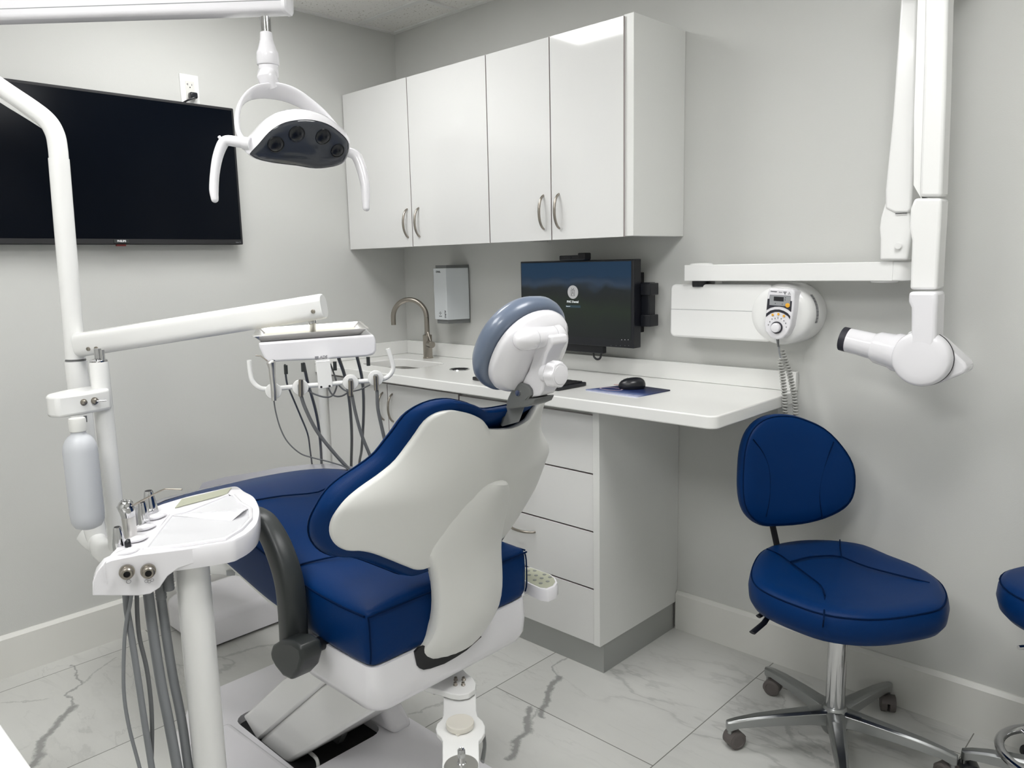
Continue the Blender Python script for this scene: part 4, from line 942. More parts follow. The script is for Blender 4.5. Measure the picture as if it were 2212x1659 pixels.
# near eye level the top is seen edge-on: build from the plan, not from the picture
nf = Vector((b0.x-a0.x, b0.y-a0.y, 0)).normalized(); cl_ = pD(115, 860, 1.93); cr2 = pD(241, 845, 2.05); 
fr = (cr2-cl_); fr.z = 0; fr.normalize(); bkv = Vector((-fr.y, fr.x, 0)); bkv = bkv if bkv.dot(CF) > 0 else -bkv
cw = Vector((cr2.x-cl_.x, cr2.y-cl_.y, 0)).length
def cbpt(u, v, z): return Vector((cl_.x, cl_.y, 0)) + fr*u*cw + bkv*v + Vector((0, 0, z))
zt1 = pP(235, 838, cbpt(1, 0, 0), bkv).z; zlo = pP(235, 888, cbpt(1, 0, 0), bkv).z; zt2 = pP(120, 857, cbpt(0, 0, 0), bkv).z; zlo2 = pP(120, 903, cbpt(0, 0, 0), bkv).z
plan = [(0, .02), (.05, .0), (.45, -.008), (.98, 0), (1.0, .01), (1.0, .09), (.85, .10), (.4, .085), (.08, .06), (0, .04)]
bm = B(); loft(bm, [[cbpt(u, v, (zlo+zlo2)/2) for u, v in plan], [cbpt(u, v, (zt1+zt2)/2) for u, v in plan]]); obj('housing', bm, PAINTW, cb_, bevel=.008)
for x, y, r in ((181, 869, .007), (205, 866, .0075)):
    p = pP(x, y, cbpt(.5, -.008, 0), bkv); obj('fitting', lathe(B(), p+bkv*.004, -bkv, [(0, r*1.25), (.004, r*1.25), (.0045, r), (.010, r*.9), (.012, r*.4)], n=18), NICKEL, cb_)
p = pP(205, 866, cbpt(.5, -.008, 0), bkv); obj('toggle_lever', cyl(B(), p-bkv*.01, p-bkv*.022+fr*.018, .002, n=10), CHROME, cb_)
bp_ = pD(166, 905, 1.95)
BR_ = .94
wb = thing('water_bottle', 'frosted white water bottle hanging upside down below the control box', 'bottle', (bp_.x, bp_.y, bp_.z-.25))
k_ = 1.95/FPX
zc0 = (zlo+zlo2)/2
obj('cap', lathe(B(), (bp_.x, bp_.y, zc0-.001), (0, 0, -1), [(0, .0185), (.004, .020), (.032, .020), (.034, .018)], n=28), SHELLW, wb)
obj('body', lathe(B(), (bp_.x, bp_.y, zc0-.034), (0, 0, -1), [(0, .017), (.008, .018), (.014, .026), (.022, .032), (.035, .038), (.05, .040), (.215, .040), (.235, .038), (.248, .031), (.254, .018), (.255, .001)], n=40), BOTTLE, wb, ang=60)
obj('feed_tube', cyl(B(), pD(184, 898, 2.0), pD(185, 912, 2.0), .004, n=12), HOSE, wb)

# ============================================================ CONSOLE (left front)
zT = .86
cons_o = pZ(400, 1150, zT)
pole = pZ(413, 1200, .82)
con = thing('console', 'white moulded dental console tray on a round post at the left front', 'console', (pole.x, pole.y, 0))
top_px = [(223, 1216), (236, 1200), (250, 1185), (275, 1159), (295, 1135), (319, 1113), (331, 1096), (399, 1074), (450, 1062), (498, 1051), (514, 1051), (528, 1061), (548, 1072), (558, 1088), (562, 1105), (556, 1131), (538, 1150), (515, 1163), (492, 1171), (399, 1185), (299, 1197), (240, 1209)]
TP = [pZ(x, y, zT) for x, y in top_px]
tc_ = sum(TP, Vector())/len(TP)
TPS = cat2([(p.x, p.y) for p in TP], 3)
def tring(k, z): return [Vector((tc_.x+(a-tc_.x)*k, tc_.y+(b_-tc_.y)*k, z)) for a, b_ in TPS]
obj('tray_body', loft(B(), [tring(.9, zT-.047), tring(.985, zT-.043), tring(1.0, zT-.03), tring(1.0, zT-.004), tring(.985, zT)]), PLASTIC, con, ang=50)
fd = (TP[18]-TP[0]); fd.z = 0; fd.normalize(); fnn = Vector((fd.y, -fd.x, 0))
if fnn.dot(CAM-TP[0]) < 0: fnn = -fnn
skl = [(224, 1217), (208, 1236), (200, 1258), (200, 1287), (300, 1287), (325, 1283), (345, 1270), (362, 1245), (385, 1228), (420, 1217), (460, 1208), (492, 1172), (399, 1186), (299, 1198), (240, 1210)]
obj('front_skirt', prism(B(), [pP(x, y, TP[0]-fnn*.003, fnn) for x, y in skl], -fnn*.03), PLASTIC, con, bevel=.002)
blk = [(226, 1217), (210, 1238), (204, 1258), (204, 1283), (300, 1283), (322, 1278), (338, 1262), (350, 1240), (350, 1196), (299, 1199), (240, 1211)]
ld_ = (TP[6]-TP[0]); ld_.z = 0; ld_ = ld_*.93
obj('holder_block', prism(B(), [pP(x, y, TP[0]-fnn*.01, fnn) for x, y in blk], ld_), PLASTIC, con, bevel=.008)
ip = [(312, 1189), (340, 1152), (369, 1115), (400, 1108), (492, 1071), (505, 1072), (520, 1088), (541, 1100), (541, 1122), (520, 1145), (486, 1166), (400, 1179)]
obj('work_surface', prism(B(), [pZ(x, y, zT+.0005) for x, y in ip], (0, 0, .0012)), mat('work_surface_white', (.66, .66, .68), .3), con)
ip_n = 0
rim = [pZ(x, y, zT+.001) for x, y in ip]
obj('surface_rim', tube(B(), rim+[rim[0]], .005, n=8, smooth=0), PLASTIC, con)
obj('display', prism(B(), [pZ(x, y, zT+.001) for x, y in ((378, 1098), (393, 1079), (500, 1054), (490, 1068))], (0, 0, .0015)), PADBG, con)
obj('ridge', loft(B(), [[pZ(369, 1112, zT+.001), pZ(369.5, 1114, zT+.001), pZ(369.3, 1113, zT+.003)], [pZ(538, 1098, zT+.001), pZ(500, 1126, zT+.001), pZ(525, 1104, zT+.014)]]), PLASTIC, con, ang=20)
# holder saddles
for x, y in ((292, 1190), (310, 1163), (327, 1138), (350, 1115)):
    p = pZ(x, y, zT+.002); q_ = p-ld_.normalized().cross(Vector((0, 0, 1)))*0
    obj('saddle', tube(B(), [pZ(x-38, y+8, zT-.002), pZ(x-12, y, zT+.006), pZ(x+8, y-4, zT+.003)], [.015, .014, .004], n=14, smooth=4, rz=[.005, .0065, .002], up=(0, 0, 1)), PLASTIC, con, ang=60)
for x, y in ((274, 1234), (320, 1232)):
    p = pP(x, y, TP[0]+fnn*.001, fnn)
    cn = obj('coupling', lathe(B(), p, fnn, [(0, .0135), (.006, .0135), (.0065, .0115), (.016, .011), (.018, .009), (.018, .006), (.010, .0055)], n=24), NICKEL, con)
    obj('coupling_bore', cyl(B(), p+fnn*.009, p+fnn*.012, .0057, n=20), BLACKM, cn)
p = pP(276, 1251, TP[0]+fnn*.002, fnn); bm = B()
for dx, dz in ((0, .003), (.001, -.005)):
    c_ = p+fd*dx+Vector((0, 0, dz)); tube(bm, [c_+fd*.0038*math.cos(u)+Vector((0, 0, .0038*math.sin(u))) for u in [R(a_) for a_ in range(0, 361, 30)]], .0004, n=5, smooth=0)
obj('printed_symbol', bm, GREYT, con)
p = pP(322, 1251, TP[0]+fnn*.002, fnn); bm = B()
for dx, dz, rr2 in ((0, .004, .0035), (-.005, -.003, .0028), (0, -.005, .0028), (.005, -.003, .0028)):
    c_ = p+fd*dx+Vector((0, 0, dz)); tube(bm, [c_+fd*rr2*math.cos(u)+Vector((0, 0, rr2*math.sin(u))) for u in [R(a_) for a_ in range(0, 361, 30)]], .0004, n=5, smooth=0)
obj('printed_symbol', bm, GREYT, con)
obj('post', lathe(B(), (pole.x, pole.y, .03), (0, 0, 1), [(0, .0325), (.785, .0325)], n=40), PAINTW, con)
obj('post_foot', lathe(B(), (pole.x, pole.y, 0), (0, 0, 1), [(0, .16), (.02, .16), (.03, .14), (.035, .04)], n=40), PAINTW, con)
for x, y, l_ in ((345, 1262, 40), (362, 1242, 42)):
    p = pD(x, y-6, 1.5); obj('hose_sleeve', lathe(B(), p, (0, 0, -1), [(h_*.003, .0095+(.0008 if h_ % 2 else 0)) for h_ in range(13)], n=18), HOSE, con)
# console hoses to the floor
def c3(l): return [(x/3.16, y/3.16+1240) for x, y in l]
HZ = [([(855, 100), (868, 250), (893, 400), (940, 700), (985, 1000), (1040, 1350), (1075, 1600)], .0062, HOSEL, 1.52), ([(905, 100), (885, 220), (862, 330), (847, 500), (845, 800), (882, 1050), (960, 1350), (1010, 1600)], .0035, HOSEL, 1.51), ([(932, 100), (938, 300), (955, 450), (1000, 640), (1028, 850), (1038, 1050), (1035, 1250), (1030, 1500)], .0042, HOSE, 1.54), ([(1003, 60), (1045, 400), (1100, 750), (1150, 1000), (1215, 1350), (1260, 1600)], .0100, HOSEL, 1.56), ([(1085, 60), (1125, 350), (1180, 700), (1240, 1000), (1290, 1350), (1330, 1600)], .0092, HOSEL, 1.58)]
for l, r, m_, d in HZ:
    P0_ = pD(300, 1290, d-.02); nrm = Vector((CF.x, CF.y, 0)).normalized()
    HP_ = [pP(x, y, P0_, nrm) for x, y in c3(l)]; HP_.append(Vector((HP_[-1].x+.01, HP_[-1].y-.01, .012)))
    obj('hose', tube(B(), HP_, r, n=14, smooth=5), m_, con)
# tools in the console
def tool(name, label, cat_, base, z0, prof, tilt=(0, 0, 1), m_=CHROME, grp=None, dep=None):
    p = pZ(*base, z0); t = thing(name, label, cat_, tuple(p), grp)
    obj('barrel', lathe(B(), p, tilt, prof, n=28), m_, t, ang=50)
    c_ = p+Vector(tilt).normalized()*(prof[-1][0]+.0002); obj('opening', lathe(B(), c_, tilt, [(-.001, prof[-1][1]*.8), (.0003, prof[-1][1]*.8)], n=20), BLACKM, t)
    return t, p
tl = (-.02, -.02, 1)
tool('suction_handpiece', 'short chrome suction handpiece nearest the front of the console', 'handpiece', (259, 1186), zT-.008, [(0, .0125), (.012, .0125), (.035, .0085), (.043, .0075), (.045, .0065)], tl, grp='chrome suction handpieces')
t, p = tool('suction_handpiece', 'tall chrome suction handpiece furthest back in the console', 'handpiece', (327, 1112), zT-.006, [(0, .0155), (.006, .016), (.018, .0145), (.040, .0115), (.052, .0098), (.055, .0088)], tl, grp='chrome suction handpieces')
obj('valve_ball', (lambda b: sphere(b, p+Vector((.012, -.006, .012)), .006))(B()), CHROME, t)
tool('suction_handpiece', 'slim chrome suction handpiece directly behind the console syringe', 'handpiece', (313, 1136), zT-.004, [(0, .0115), (.02, .0115), (.045, .0085), (.052, .0075)], tl, grp='chrome suction handpieces')
p = pZ(284, 1166, zT-.006)
sy2 = thing('air_water_syringe', 'chrome air-water syringe with long bent tip standing in the console', 'syringe', tuple(p), 'air-water syringes')
obj('body', lathe(B(), p, (-.03, -.02, 1), [(0, .0115), (.02, .0125), (.048, .0130)], n=28), STEEL, sy2)
hd_ = p+Vector((-.03, -.02, 1)).normalized()*.048
uL = (pD(262, 1090, 1.6)-pD(295, 1085, 1.6)).normalized()
obj('head', tube(B(), [hd_, hd_+Vector((0, 0, .012))+uL*.001, hd_+Vector((0, 0, .022))+uL*.003, hd_+Vector((0, 0, .031))-uL*.001, hd_+Vector((0, 0, .034))-uL*.001], [.0130, .0145, .0155, .011, .003], n=24, smooth=4), CHROME, sy2, ang=60)
obj('button', cyl(B(), hd_+uL*.010+Vector((0, 0, .024)), hd_+uL*.018+Vector((0, 0, .020)), .005, n=16), CHROME, sy2)
dd = (hd_-CAM).dot(CF)
tp0 = hd_-uL*.012+Vector((0, 0, .022))
obj('tip', tube(B(), [tp0, pD(330, 1069, dd), pD(352, 1058, dd), pD(361, 1056.5, dd), pD(393, 1057.5, dd)], [.0022, .0018, .0017, .0017, .0017], n=10, smooth=2), NICKEL, sy2)
t = thing('toggle_lever', 'small black lever on the console beside the front suction handpiece', 'lever', tuple(pZ(277, 1183, zT)))
pp0 = pZ(277, 1183, zT-.002); obj('lever', tube(B(), [pp0, pp0+Vector((0, 0, .010)), pp0+Vector((-.002, .003, .016))], [.006, .006, .003], n=14), BLACK, t)

# ============================================================ floor box at the left wall
t = thing('floor_box', 'white floor junction box behind the chair foot end', 'junction box', (.2, -1.12, 0))
fb = [[(.20+a*k, -1.12+b_*k2, z) for a, b_ in rrect(.17, .18, .05, 5)] for k, k2, z in ((1, 1, .012), (1, 1, .10), (.97, .97, .112), (.9, .9, .122), (.8, .8, .126))]
obj('cover', loft(B(), fb), BASEW, t, ang=50)
obj('base', box(B(), .05, .35, -1.28, -.96, 0, .012), BLACKM, t)

# ============================================================ X-RAY UNIT
xr = thing('xray_unit', 'white wall-mounted dental x-ray unit with folded arm and tube head', 'x-ray unit', (1.8, -.1, 1.2))
yb2 = -.11
hx0 = pY(1447, 670, yb2).x; hz1 = pY(1460, 614, yb2).z; hz0 = pY(1460, 728, yb2).z; hx1 = pY(1668, 680, yb2).x
bm = B(); prism(bm, [(hx0+hw_+a, -.004, (hz0+hz1)/2+b_) for hw_ in [(hx1-hx0)/2] for a, b_ in rrect((hx1-hx0)/2, (hz1-hz0)/2, .018, 4)], (0, yb2+.004, 0))
hs_ = obj('housing', bm, PAINTW, xr, bevel=.008)
zl = pY(1550, 670, yb2).z
obj('housing_groove', box(B(), hx0+.004, hx1-.02, yb2-.0006, yb2+.001, zl-.0012, zl), LCD, xr)
# domed end
cxd = 1.974; czd = 1.209
def dring(k, y, sx=1): return [(cxd+.102*k*math.cos(u)*sx, y, czd+.096*k*math.sin(u)) for u in [2*math.pi*i/56 for i in range(56)]]
obj('end_dome', loft(B(), [dring(1.0, -.001), dring(1.01, -.03), dring(1.0, -.085), dring(.97, -.102), dring(.88, -.113), dring(.7, -.118), dring(.3, -.120), dring(.05, -.120)]), PAINTW, xr, ang=60)
# barcode label on the dome side
lm = []
for i in range(26):
    u0 = R(38-i*2.1); u1 = R(38-i*2.1-(1.1 if i % 3 else 1.6)); 
    bmx = 1.018
    lm.append((u0, u1))
bm = B()
for u0, u1 in lm:
    q = [(cxd+.102*1.012*math.cos(u), y, czd+.096*1.012*math.sin(u)) for u, y in ((u0, -.064), (u1, -.064), (u1, -.080), (u0, -.080))]
    # nudged outwards from the curved wall
    prism(bm, q, (.0004, 0, .0002))
obj('barcode', bm, GREYT, xr)
# control panel
yc = -.152
cpx = [(1662, 622), (1712, 625), (1716, 632), (1714, 670), (1708, 705), (1700, 722), (1690, 731), (1678, 734), (1664, 729), (1653, 716), (1651, 700), (1655, 660), (1658, 632)]
cpn = [pY(x, y, yc) for x, y in cpx]
pan = obj('control_panel', prism(B(), cpn, (0, .05, 0)), PLASTIC, xr, bevel=.005, seg=3)
def cp(x, y, o=0): return pY(x/10.369+1640, y/10.369+600, yc-.0005-o)
def flat(name, pts, m_, o=0, th=.0006): 
    return obj(name, prism(B(), [cp(x, y, o) for x, y in pts], (0, -th, 0)), m_, pan)
arc1 = [(160, 730), (250, 680), (350, 655), (450, 650), (550, 670), (650, 720), (710, 770)]
flat('print_block', [(190, 470), (230, 470), (240, 380), (705, 405), (700, 520), (735, 525), (715, 770), (650, 715), (550, 665), (450, 645), (350, 648), (250, 675), (165, 725)], DARKT)
flat('print_arc', [(150, 880), (160, 800), (250, 735), (350, 710), (450, 710), (550, 740), (640, 795), (695, 860), (690, 930), (640, 860), (550, 800), (450, 765), (350, 765), (250, 800)], DARKT)
flat('display_frame', [(240, 385), (700, 410), (690, 645), (230, 610)], LCD, .0006)
flat('display', [(330, 420), (550, 435), (545, 530), (325, 515)], BLACKM, .0012)
for x, y, r, m_ in ((637, 618, .0068, YELLOW), (303, 830, .0036, YELLOW), (430, 815, .0036, YELLOW), (554, 856, .0036, YELLOW)):
    obj('button', lathe(B(), cp(x, y, .0012), (0, -1, 0), [(0, r), (.0012, r), (.0018, r*.8)], n=24), m_, pan)
for x, y in ((590, 448), (582, 497), (362, 576), (518, 590)):
    obj('indicator', lathe(B(), cp(x, y, .0012), (0, -1, 0), [(0, .0012), (.0006, .0012)], n=12), BLACKM, pan)
kx_ = cp(395, 1115)
obj('knob_ring', lathe(B(), kx_, (0, -1, 0), [(0, .0185), (.003, .0185), (.0035, .017)], n=40), DARKT, pan)
obj('knob', lathe(B(), kx_+Vector((0, -.003, 0)), (0, -1, 0), [(0, .0145), (.008, .0145), (.011, .013), (.0125, .009), (.013, .001)], n=40), PLASTIC, pan)
bm = B()
for x, y in ((203, 1055), (238, 985), (287, 925), (355, 908), (418, 900), (490, 918), (553, 965), (593, 1020), (605, 1105)):
    c_ = cp(x, y); box(bm, c_.x-.0008, c_.x+.0008, c_.y-.0004, c_.y, c_.z-.002, c_.z+.002)
obj('scale_marks', bm, DARKT, pan)
c_ = cp(578, 335); bm = B()
for a_ in (90, 210, 330):
    u0, u1 = R(a_-28+180), R(a_+28+180); prism(bm, [c_+Vector((.0012*math.cos(u), 0, .0012*math.sin(u))) for u in (u0, u1)]+[c_+Vector((.0046*math.cos(u), 0, .0046*math.sin(u))) for u in (u1, (u0+u1)/2, u0)], (0, -.0004, 0))
obj('radiation_symbol', bm, DARKT, pan)
c_ = cp(675, 352); bm = B(); tr3 = [c_+Vector((-.0042, 0, -.003)), c_+Vector((.0042, 0, -.003)), c_+Vector((0, 0, .0042)), c_+Vector((-.0042, 0, -.003))]
tube(bm, tr3, .0004, n=5, smooth=0); box(bm, c_.x-.0003, c_.x+.0003, c_.y-.0004, c_.y, c_.z-.001, c_.z+.002); obj('warning_symbol', bm, DARKT, pan)
text('lettering', 'Cunomeyer', .0044, basis(cp(325, 306), (1, 0, -.06), (0, 0, 1)), DARKT, pan, bold=.0001, shear=.2)
text('lettering', 'Jdiecom', .0034, basis(cp(478, 322), (1, 0, -.06), (0, 0, 1)), GREYT, pan)
# coiled cord
def coil(path, r, pitch, rt):
    P = cat(path, 10); L_ = [0]
    for a, b_ in zip(P, P[1:]): L_.append(L_[-1]+(b_-a).length)
    tot = L_[-1]; out = []; nT = tot/pitch; steps = int(nT*12)
    for i in range(steps+1):
        s = tot*i/steps; j = 0
        while j < len(L_)-2 and L_[j+1] < s: j += 1
        t_ = (s-L_[j])/max(1e-9, L_[j+1]-L_[j]); p = P[j].lerp(P[j+1], t_); d = (P[j+1]-P[j]).normalized(); a, b_ = frame(d)
        u = 2*math.pi*s/pitch; out.append(p+a*r*math.cos(u)+b_*r*math.sin(u))
    bm = B(); tube(bm, out, rt, n=6, smooth=0); return bm
def c4_(l, y): return [pY(x/2.724+1400, yy/2.724+540, y) for x, yy in l]
obj('cord_plug', cyl(B(), pY(1680, 733, -.14), pY(1681, 748, -.13), .0048, .0032, n=14), MGRAY, xr)
obj('cord_lead', tube(B(), c4_([(770, 562), (772, 600), (782, 640)], -.125), .0028, n=8), HOSEL, xr)
CORD = mat('cord_grey', (.42, .42, .40), .4)
obj('coiled_cord', coil(c4_([(778, 640), (784, 700), (793, 760), (801, 840), (808, 960), (812, 1100)], -.125), .0068, .0092, .0028), CORD, xr)
obj('coiled_cord', coil(c4_([(785, 590), (803, 640), (830, 720), (848, 800), (862, 880), (868, 975), (868, 1100)], -.105), .0068, .0092, .0028), CORD, xr)
# horizontal arm
yh = -.13
ha = pY(1478, 590, yh); hb_ = pY(1925, 590, yh); zt_a = pY(1700, 569, yh).z; zb_a = pY(1700, 607, yh).z
obj('horizontal_arm', box(B(), ha.x, hb_.x+.004, yh, yh+.085, zb_a, zt_a), PAINTW, xr, bevel=.002)
obj('arm_end_cap', cyl(B(), (hb_.x+.012, yh+.042, zb_a), (hb_.x+.012, yh+.042, zt_a), .041, n=32), PAINTW, xr, bevel=.003)
obj('arm_pivot_cap', lathe(B(), (ha.x+.04, yh+.042, zt_a), (0, 0, 1), [(0, .04), (.004, .036), (.006, .02), (.0062, .001)], n=32), PAINTW, xr)
obj('wall_pivot', cyl(B(), (ha.x+.04, yh+.042, zb_a-.02), (ha.x+.04, yh+.042, zb_a+.002), .03, n=28), BLACK, xr)
obj('wall_bracket', box(B(), ha.x+.01, ha.x+.07, -.05, -.001, zb_a-.02, zt_a), PAINTW, xr)
obj('lower_pivot_disc', lathe(B(), (hb_.x-.03, yh+.042, zb_a), (0, 0, -1), [(0, .04), (.005, .036), (.007, .001)], n=32), PAINTW, xr)
# rear vertical arm
def vp(x, y, yy=-.12): return pY(x, y, yy)
def strip(name, rows_, y0, y1, m_=PAINTW, bev=.006, par=None):
    poly = [vp(l, yv, y0) for l, r_, yv in rows_] + [vp(r_, yv, y0) for l, r_, yv in rows_[::-1]]
    return obj(name, prism(B(), poly, (0, y1-y0, 0)), m_, par or xr, bevel=bev, seg=3)
strip('knuckle', [(1912, 1955, 437), (1902, 1966, 470), (1899, 1972, 492), (1901, 1967, 515), (1900, 1960, 562)], -.145, -.06)
strip('rear_arm', [(1948, 1990, -60), (1945, 1982, 0), (1928, 1975, 250), (1912, 1970, 410), (1912, 1968, 450), (1932, 1962, 460)], -.15, -.075)
obj('knuckle_button', cyl(B(), vp(1940, 531, -.145), vp(1940, 531, -.155), .0085, n=20), PAINTW, xr)
obj('knuckle_gap', box(B(), vp(1935, 462, -.147).x, vp(1960, 462, -.147).x, -.1505, -.149, vp(1947, 461, -.15).z-.001, vp(1947, 461, -.15).z+.001), BLACKM, xr)
# front vertical arm
strip('front_arm', [(2000, 2052, -60), (1998, 2047, 0), (1993, 2042, 200), (1985, 2034, 425)], -.235, -.175, bev=.008)
strip('front_arm_rail', [(1984, 2003, -60), (1982, 2000, 0), (1974, 1996, 250), (1973, 1988, 400), (1990, 1992, 430)], -.225, -.165, bev=.004)
strip('front_forearm', [(1975, 2034, 428), (1966, 2033, 450), (1963, 2031, 490), (1969, 2029, 520), (1965, 2024, 620), (1966, 2022, 626)], -.235, -.17, bev=.007)
obj('upper_elbow', box(B(), vp(1935, -60, -.24).x, vp(2060, -60, -.24).x, -.24, -.07, vp(2000, -50, -.2).z, vp(2000, -50, -.2).z+.09), PAINTW, xr, bevel=.02)
yoke_ = strip('yoke', [(1962, 2024, 630), (1961, 2024, 652), (1967, 2023, 665), (1967, 2021, 730), (1960, 2018, 745), (1958, 2020, 800)], -.275, -.20, m_=PLASTIC, bev=.009)
hcx = vp(1986, 776, -.27)
obj('yoke_disc', lathe(B(), hcx+Vector((.001, .03, 0)), (0, -1, 0), [(-.02, .070), (0, .072), (.020, .072), (.029, .069), (.033, .063), (.035, .045), (.0355, .001)], n=56), PLASTIC, xr, ang=60)
# tube head: cone to the left, tapered body to the right, lying behind the disc
YT = -.20
L0 = pY(1822, 732, YT); L1 = pY(1943, 762, YT); ad_ = (L1-L0).normalized()
obj('collimator_ring', lathe(B(), L0-ad_*.003, ad_, [(0, .034), (.018, .0345)], n=40), DARKT, xr)
obj('cone', lathe(B(), L0+ad_*.014, ad_, [(0, .0342), (.078, .0365)], n=40), PLASTIC, xr)
obj('cone_collar', lathe(B(), L0+ad_*.085, ad_, [(0, .037), (.012, .044), (.05, .047), (.06, .052), (.14, .055)], n=32), PLASTIC, xr, ang=30)
tb = [pY(x, y, YT-.035) for x, y in ((1960, 716), (2005, 718), (2034, 738), (2084, 784), (2089, 797), (2082, 808), (2030, 828), (1980, 832), (1950, 800))]
obj('tube_head', prism(B(), tb, (0, .075, 0)), PLASTIC, xr, bevel=.008, seg=4)
obj('disc_seam', lathe(B(), hcx+Vector((.001, .028, 0)), (0, -1, 0), [(-.004, .0725), (0, .0732), (.002, .0725)], n=56), BLACKM, xr)

# ============================================================ STOOLS
Fd = Vector((.8, -.6, 0)); Sd = Vector((.6, .8, 0))
SO = Vector((2.278, -.338, 0))
st = thing('operator_stool', 'blue operator stool with rounded backrest and polished five-star base beside the counter', 'stool', (SO.x, SO.y, 0))
so_px = [(1671, 1172.5), (1715, 1163), (1760, 1160), (1812, 1163), (1868, 1174), (1923, 1202), (1988, 1234), (2034, 1273), (2050, 1306), (2050, 1329), (2040, 1351), (2008, 1366), (1923, 1384), (1851, 1385), (1777, 1371), (1711, 1342), (1656, 1311), (1627, 1286), (1617, 1260), (1619, 1234), (1630, 1205), (1645, 1187)]
def wz(y): t_ = (y-1160)/(1385-1160); return .515-.062*t_      # back silhouette is the top edge, front silhouette the lower bulge
SP = [pZ(x, y, wz(y)) for x, y in so_px]
SP = [Vector((a, b_, 0)) for a, b_ in cat2([(p.x, p.y) for p in SP], 3)]
sc_ = sum(SP, Vector())/len(SP)
def sring(k, z, dip=0): return [sc_+(p-sc_)*k+Vector((0, 0, z)) for p in SP]
seat2 = obj('seat', loft(B(), [sring(.3, .425), sring(.86, .425), sring(.95, .434), sring(.992, .452), sring(1.0, .475), sring(.985, .497), sring(.95, .511), sring(.90, .516), sring(.8, .516), sring(.66, .512), sring(.5, .508), sring(.3, .506), sring(.05, .505)]), LEATHER, st, ang=70)
def st_at(x, y, z=.517): p = pZ(x, y, z); return p
obj('seam', tube(B(), [p+Vector((0, 0, 0)) for p in sring(.968, .506)][::3]+[sring(.968, .506)[0]], .0020, n=6, smooth=3), SEAM, seat2)
def ps(l, z=.516): return [pZ(x/3.0716+1500, y/3.0716+860, z) for x, y in l]
obj('seam', tube(B(), ps([(480, 1000), (560, 1035), (640, 1090)], .517), .0018, n=6, smooth=3), SEAM, seat2)
obj('seam', tube(B(), ps([(640, 1085), (760, 1055), (900, 1045), (975, 1052)], .515), .0025, n=6, smooth=3), SEAM, seat2)
obj('seam', tube(B(), ps([(965, 940), (968, 1000), (975, 1050)], .517), .0018, n=6, smooth=3), SEAM, seat2)
obj('seam', tube(B(), ps([(975, 1050), (1150, 1120), (1400, 1185), (1560, 1225)], .516), .0022, n=6, smooth=3), SEAM, seat2)
obj('seam', tube(B(), ps([(640, 1090), (760, 1180), (840, 1245), (866, 1310)], .515), .0022, n=6, smooth=3), SEAM, seat2)
obj('seam', tube(B(), ps([(866, 1310), (862, 1400), (858, 1470)], .512)+[pZ(848/3.0716+1500, 1560/3.0716+860, .44)], .0018, n=6, smooth=3), SEAM, seat2)
# backrest
bo_px = [(1589.5, 1023), (1594, 974), (1607, 935), (1630, 909), (1663, 895), (1702, 893.5), (1734, 901), (1777, 922), (1809, 958), (1829, 997), (1834, 1036), (1829, 1072), (1812.5, 1098), (1777, 1120.5), (1728, 1135), (1669, 1139), (1637, 1135), (1611, 1117), (1596, 1094), (1589.5, 1062)]
B0 = SO + Fd*(-.23) + Vector((0, 0, .75)); bn = (Fd*1.0+Vector((0, 0, .12))).normalized()
BB = [pP(x, y, B0, bn) for x, y in bo_px]; bcn = sum(BB, Vector())/len(BB)
bu = Vector((0, 0, 1)).cross(bn).normalized(); bv = bn.cross(bu)
B2 = cat2([((p-bcn).dot(bu), (p-bcn).dot(bv)) for p in BB], 3)
def bring2(k, off): return [bcn+bu*a*k+bv*b_*k+bn*(off+1.0*(a*k)**2) for a, b_ in B2]
bk2 = obj('backrest', loft(B(), [bring2(.3, -.045), bring2(.86, -.042), bring2(.95, -.036), bring2(.985, -.022), bring2(.985, -.004), bring2(.955, .008), bring2(.90, .014), bring2(.7, .017), bring2(.4, .018), bring2(.05, .018)]), LEATHER, st, ang=70)
obj('seam', tube(B(), bring2(.957, .0085)[::3]+[bring2(.957, .0085)[0]], .0016, n=6, smooth=3), SEAM, bk2)
def onb(l):
    out = []
    for x, y in l:
        p = pP(x/3.0716+1500, y/3.0716+860, bcn+bn*.017, bn); a = (p-bcn).dot(bu); out.append(p+bn*(1.0*a*a))
    return out
obj('seam', tube(B(), onb([(375, 270), (440, 350), (485, 450), (497, 560), (490, 680), (468, 785)]), .0016, n=6, smooth=3), SEAM, bk2)
obj('seam', tube(B(), onb([(903, 285), (860, 420), (830, 540), (822, 660), (840, 800)]), .0016, n=6, smooth=3), SEAM, bk2)
bb0 = B0-bn*.045
barp = [pP(x, y, bb0, bn) for x, y in ((1663, 1100), (1668, 1130), (1677, 1172), (1684, 1206))]
obj('back_bar', tube(B(), barp+[barp[-1]+Vector((.02, -.02, -.035)), Vector((SO.x-.05, SO.y+.03, .418))], .010, n=12, smooth=3, rz=.0045, up=Fd), BLACKM, st)
obj('mechanism', box(B(), SO.x-.07, SO.x+.07, SO.y-.06, SO.y+.06, .395, .426), BLACKM, st, bevel=.006)
lv = [(1672, 1322), (1660, 1335), (1640, 1356), (1628, 1366)]
zL = .40
obj('lever', tube(B(), [Vector((SO.x-.04, SO.y-.02, .41)), pZ(1676, 1322, .41), pZ(1650, 1346, .395), pZ(1625, 1367, .385)], [.006, .007, .009, .0095], n=12, rz=[.004]*4, up=(0, 0, 1), smooth=3), BLACK, st)
obj('lever', tube(B(), [Vector((SO.x-.04, SO.y-.0, .41)), pZ(1675, 1315, .415), pZ(1655, 1322, .41), pZ(1638, 1332, .405)], [.006, .007, .008, .0085], n=12, rz=[.004]*4, up=(0, 0, 1), smooth=3), BLACK, st)
obj('gas_rod', cyl(B(), (SO.x, SO.y, .30), (SO.x, SO.y, .42), .014), STEEL, st)
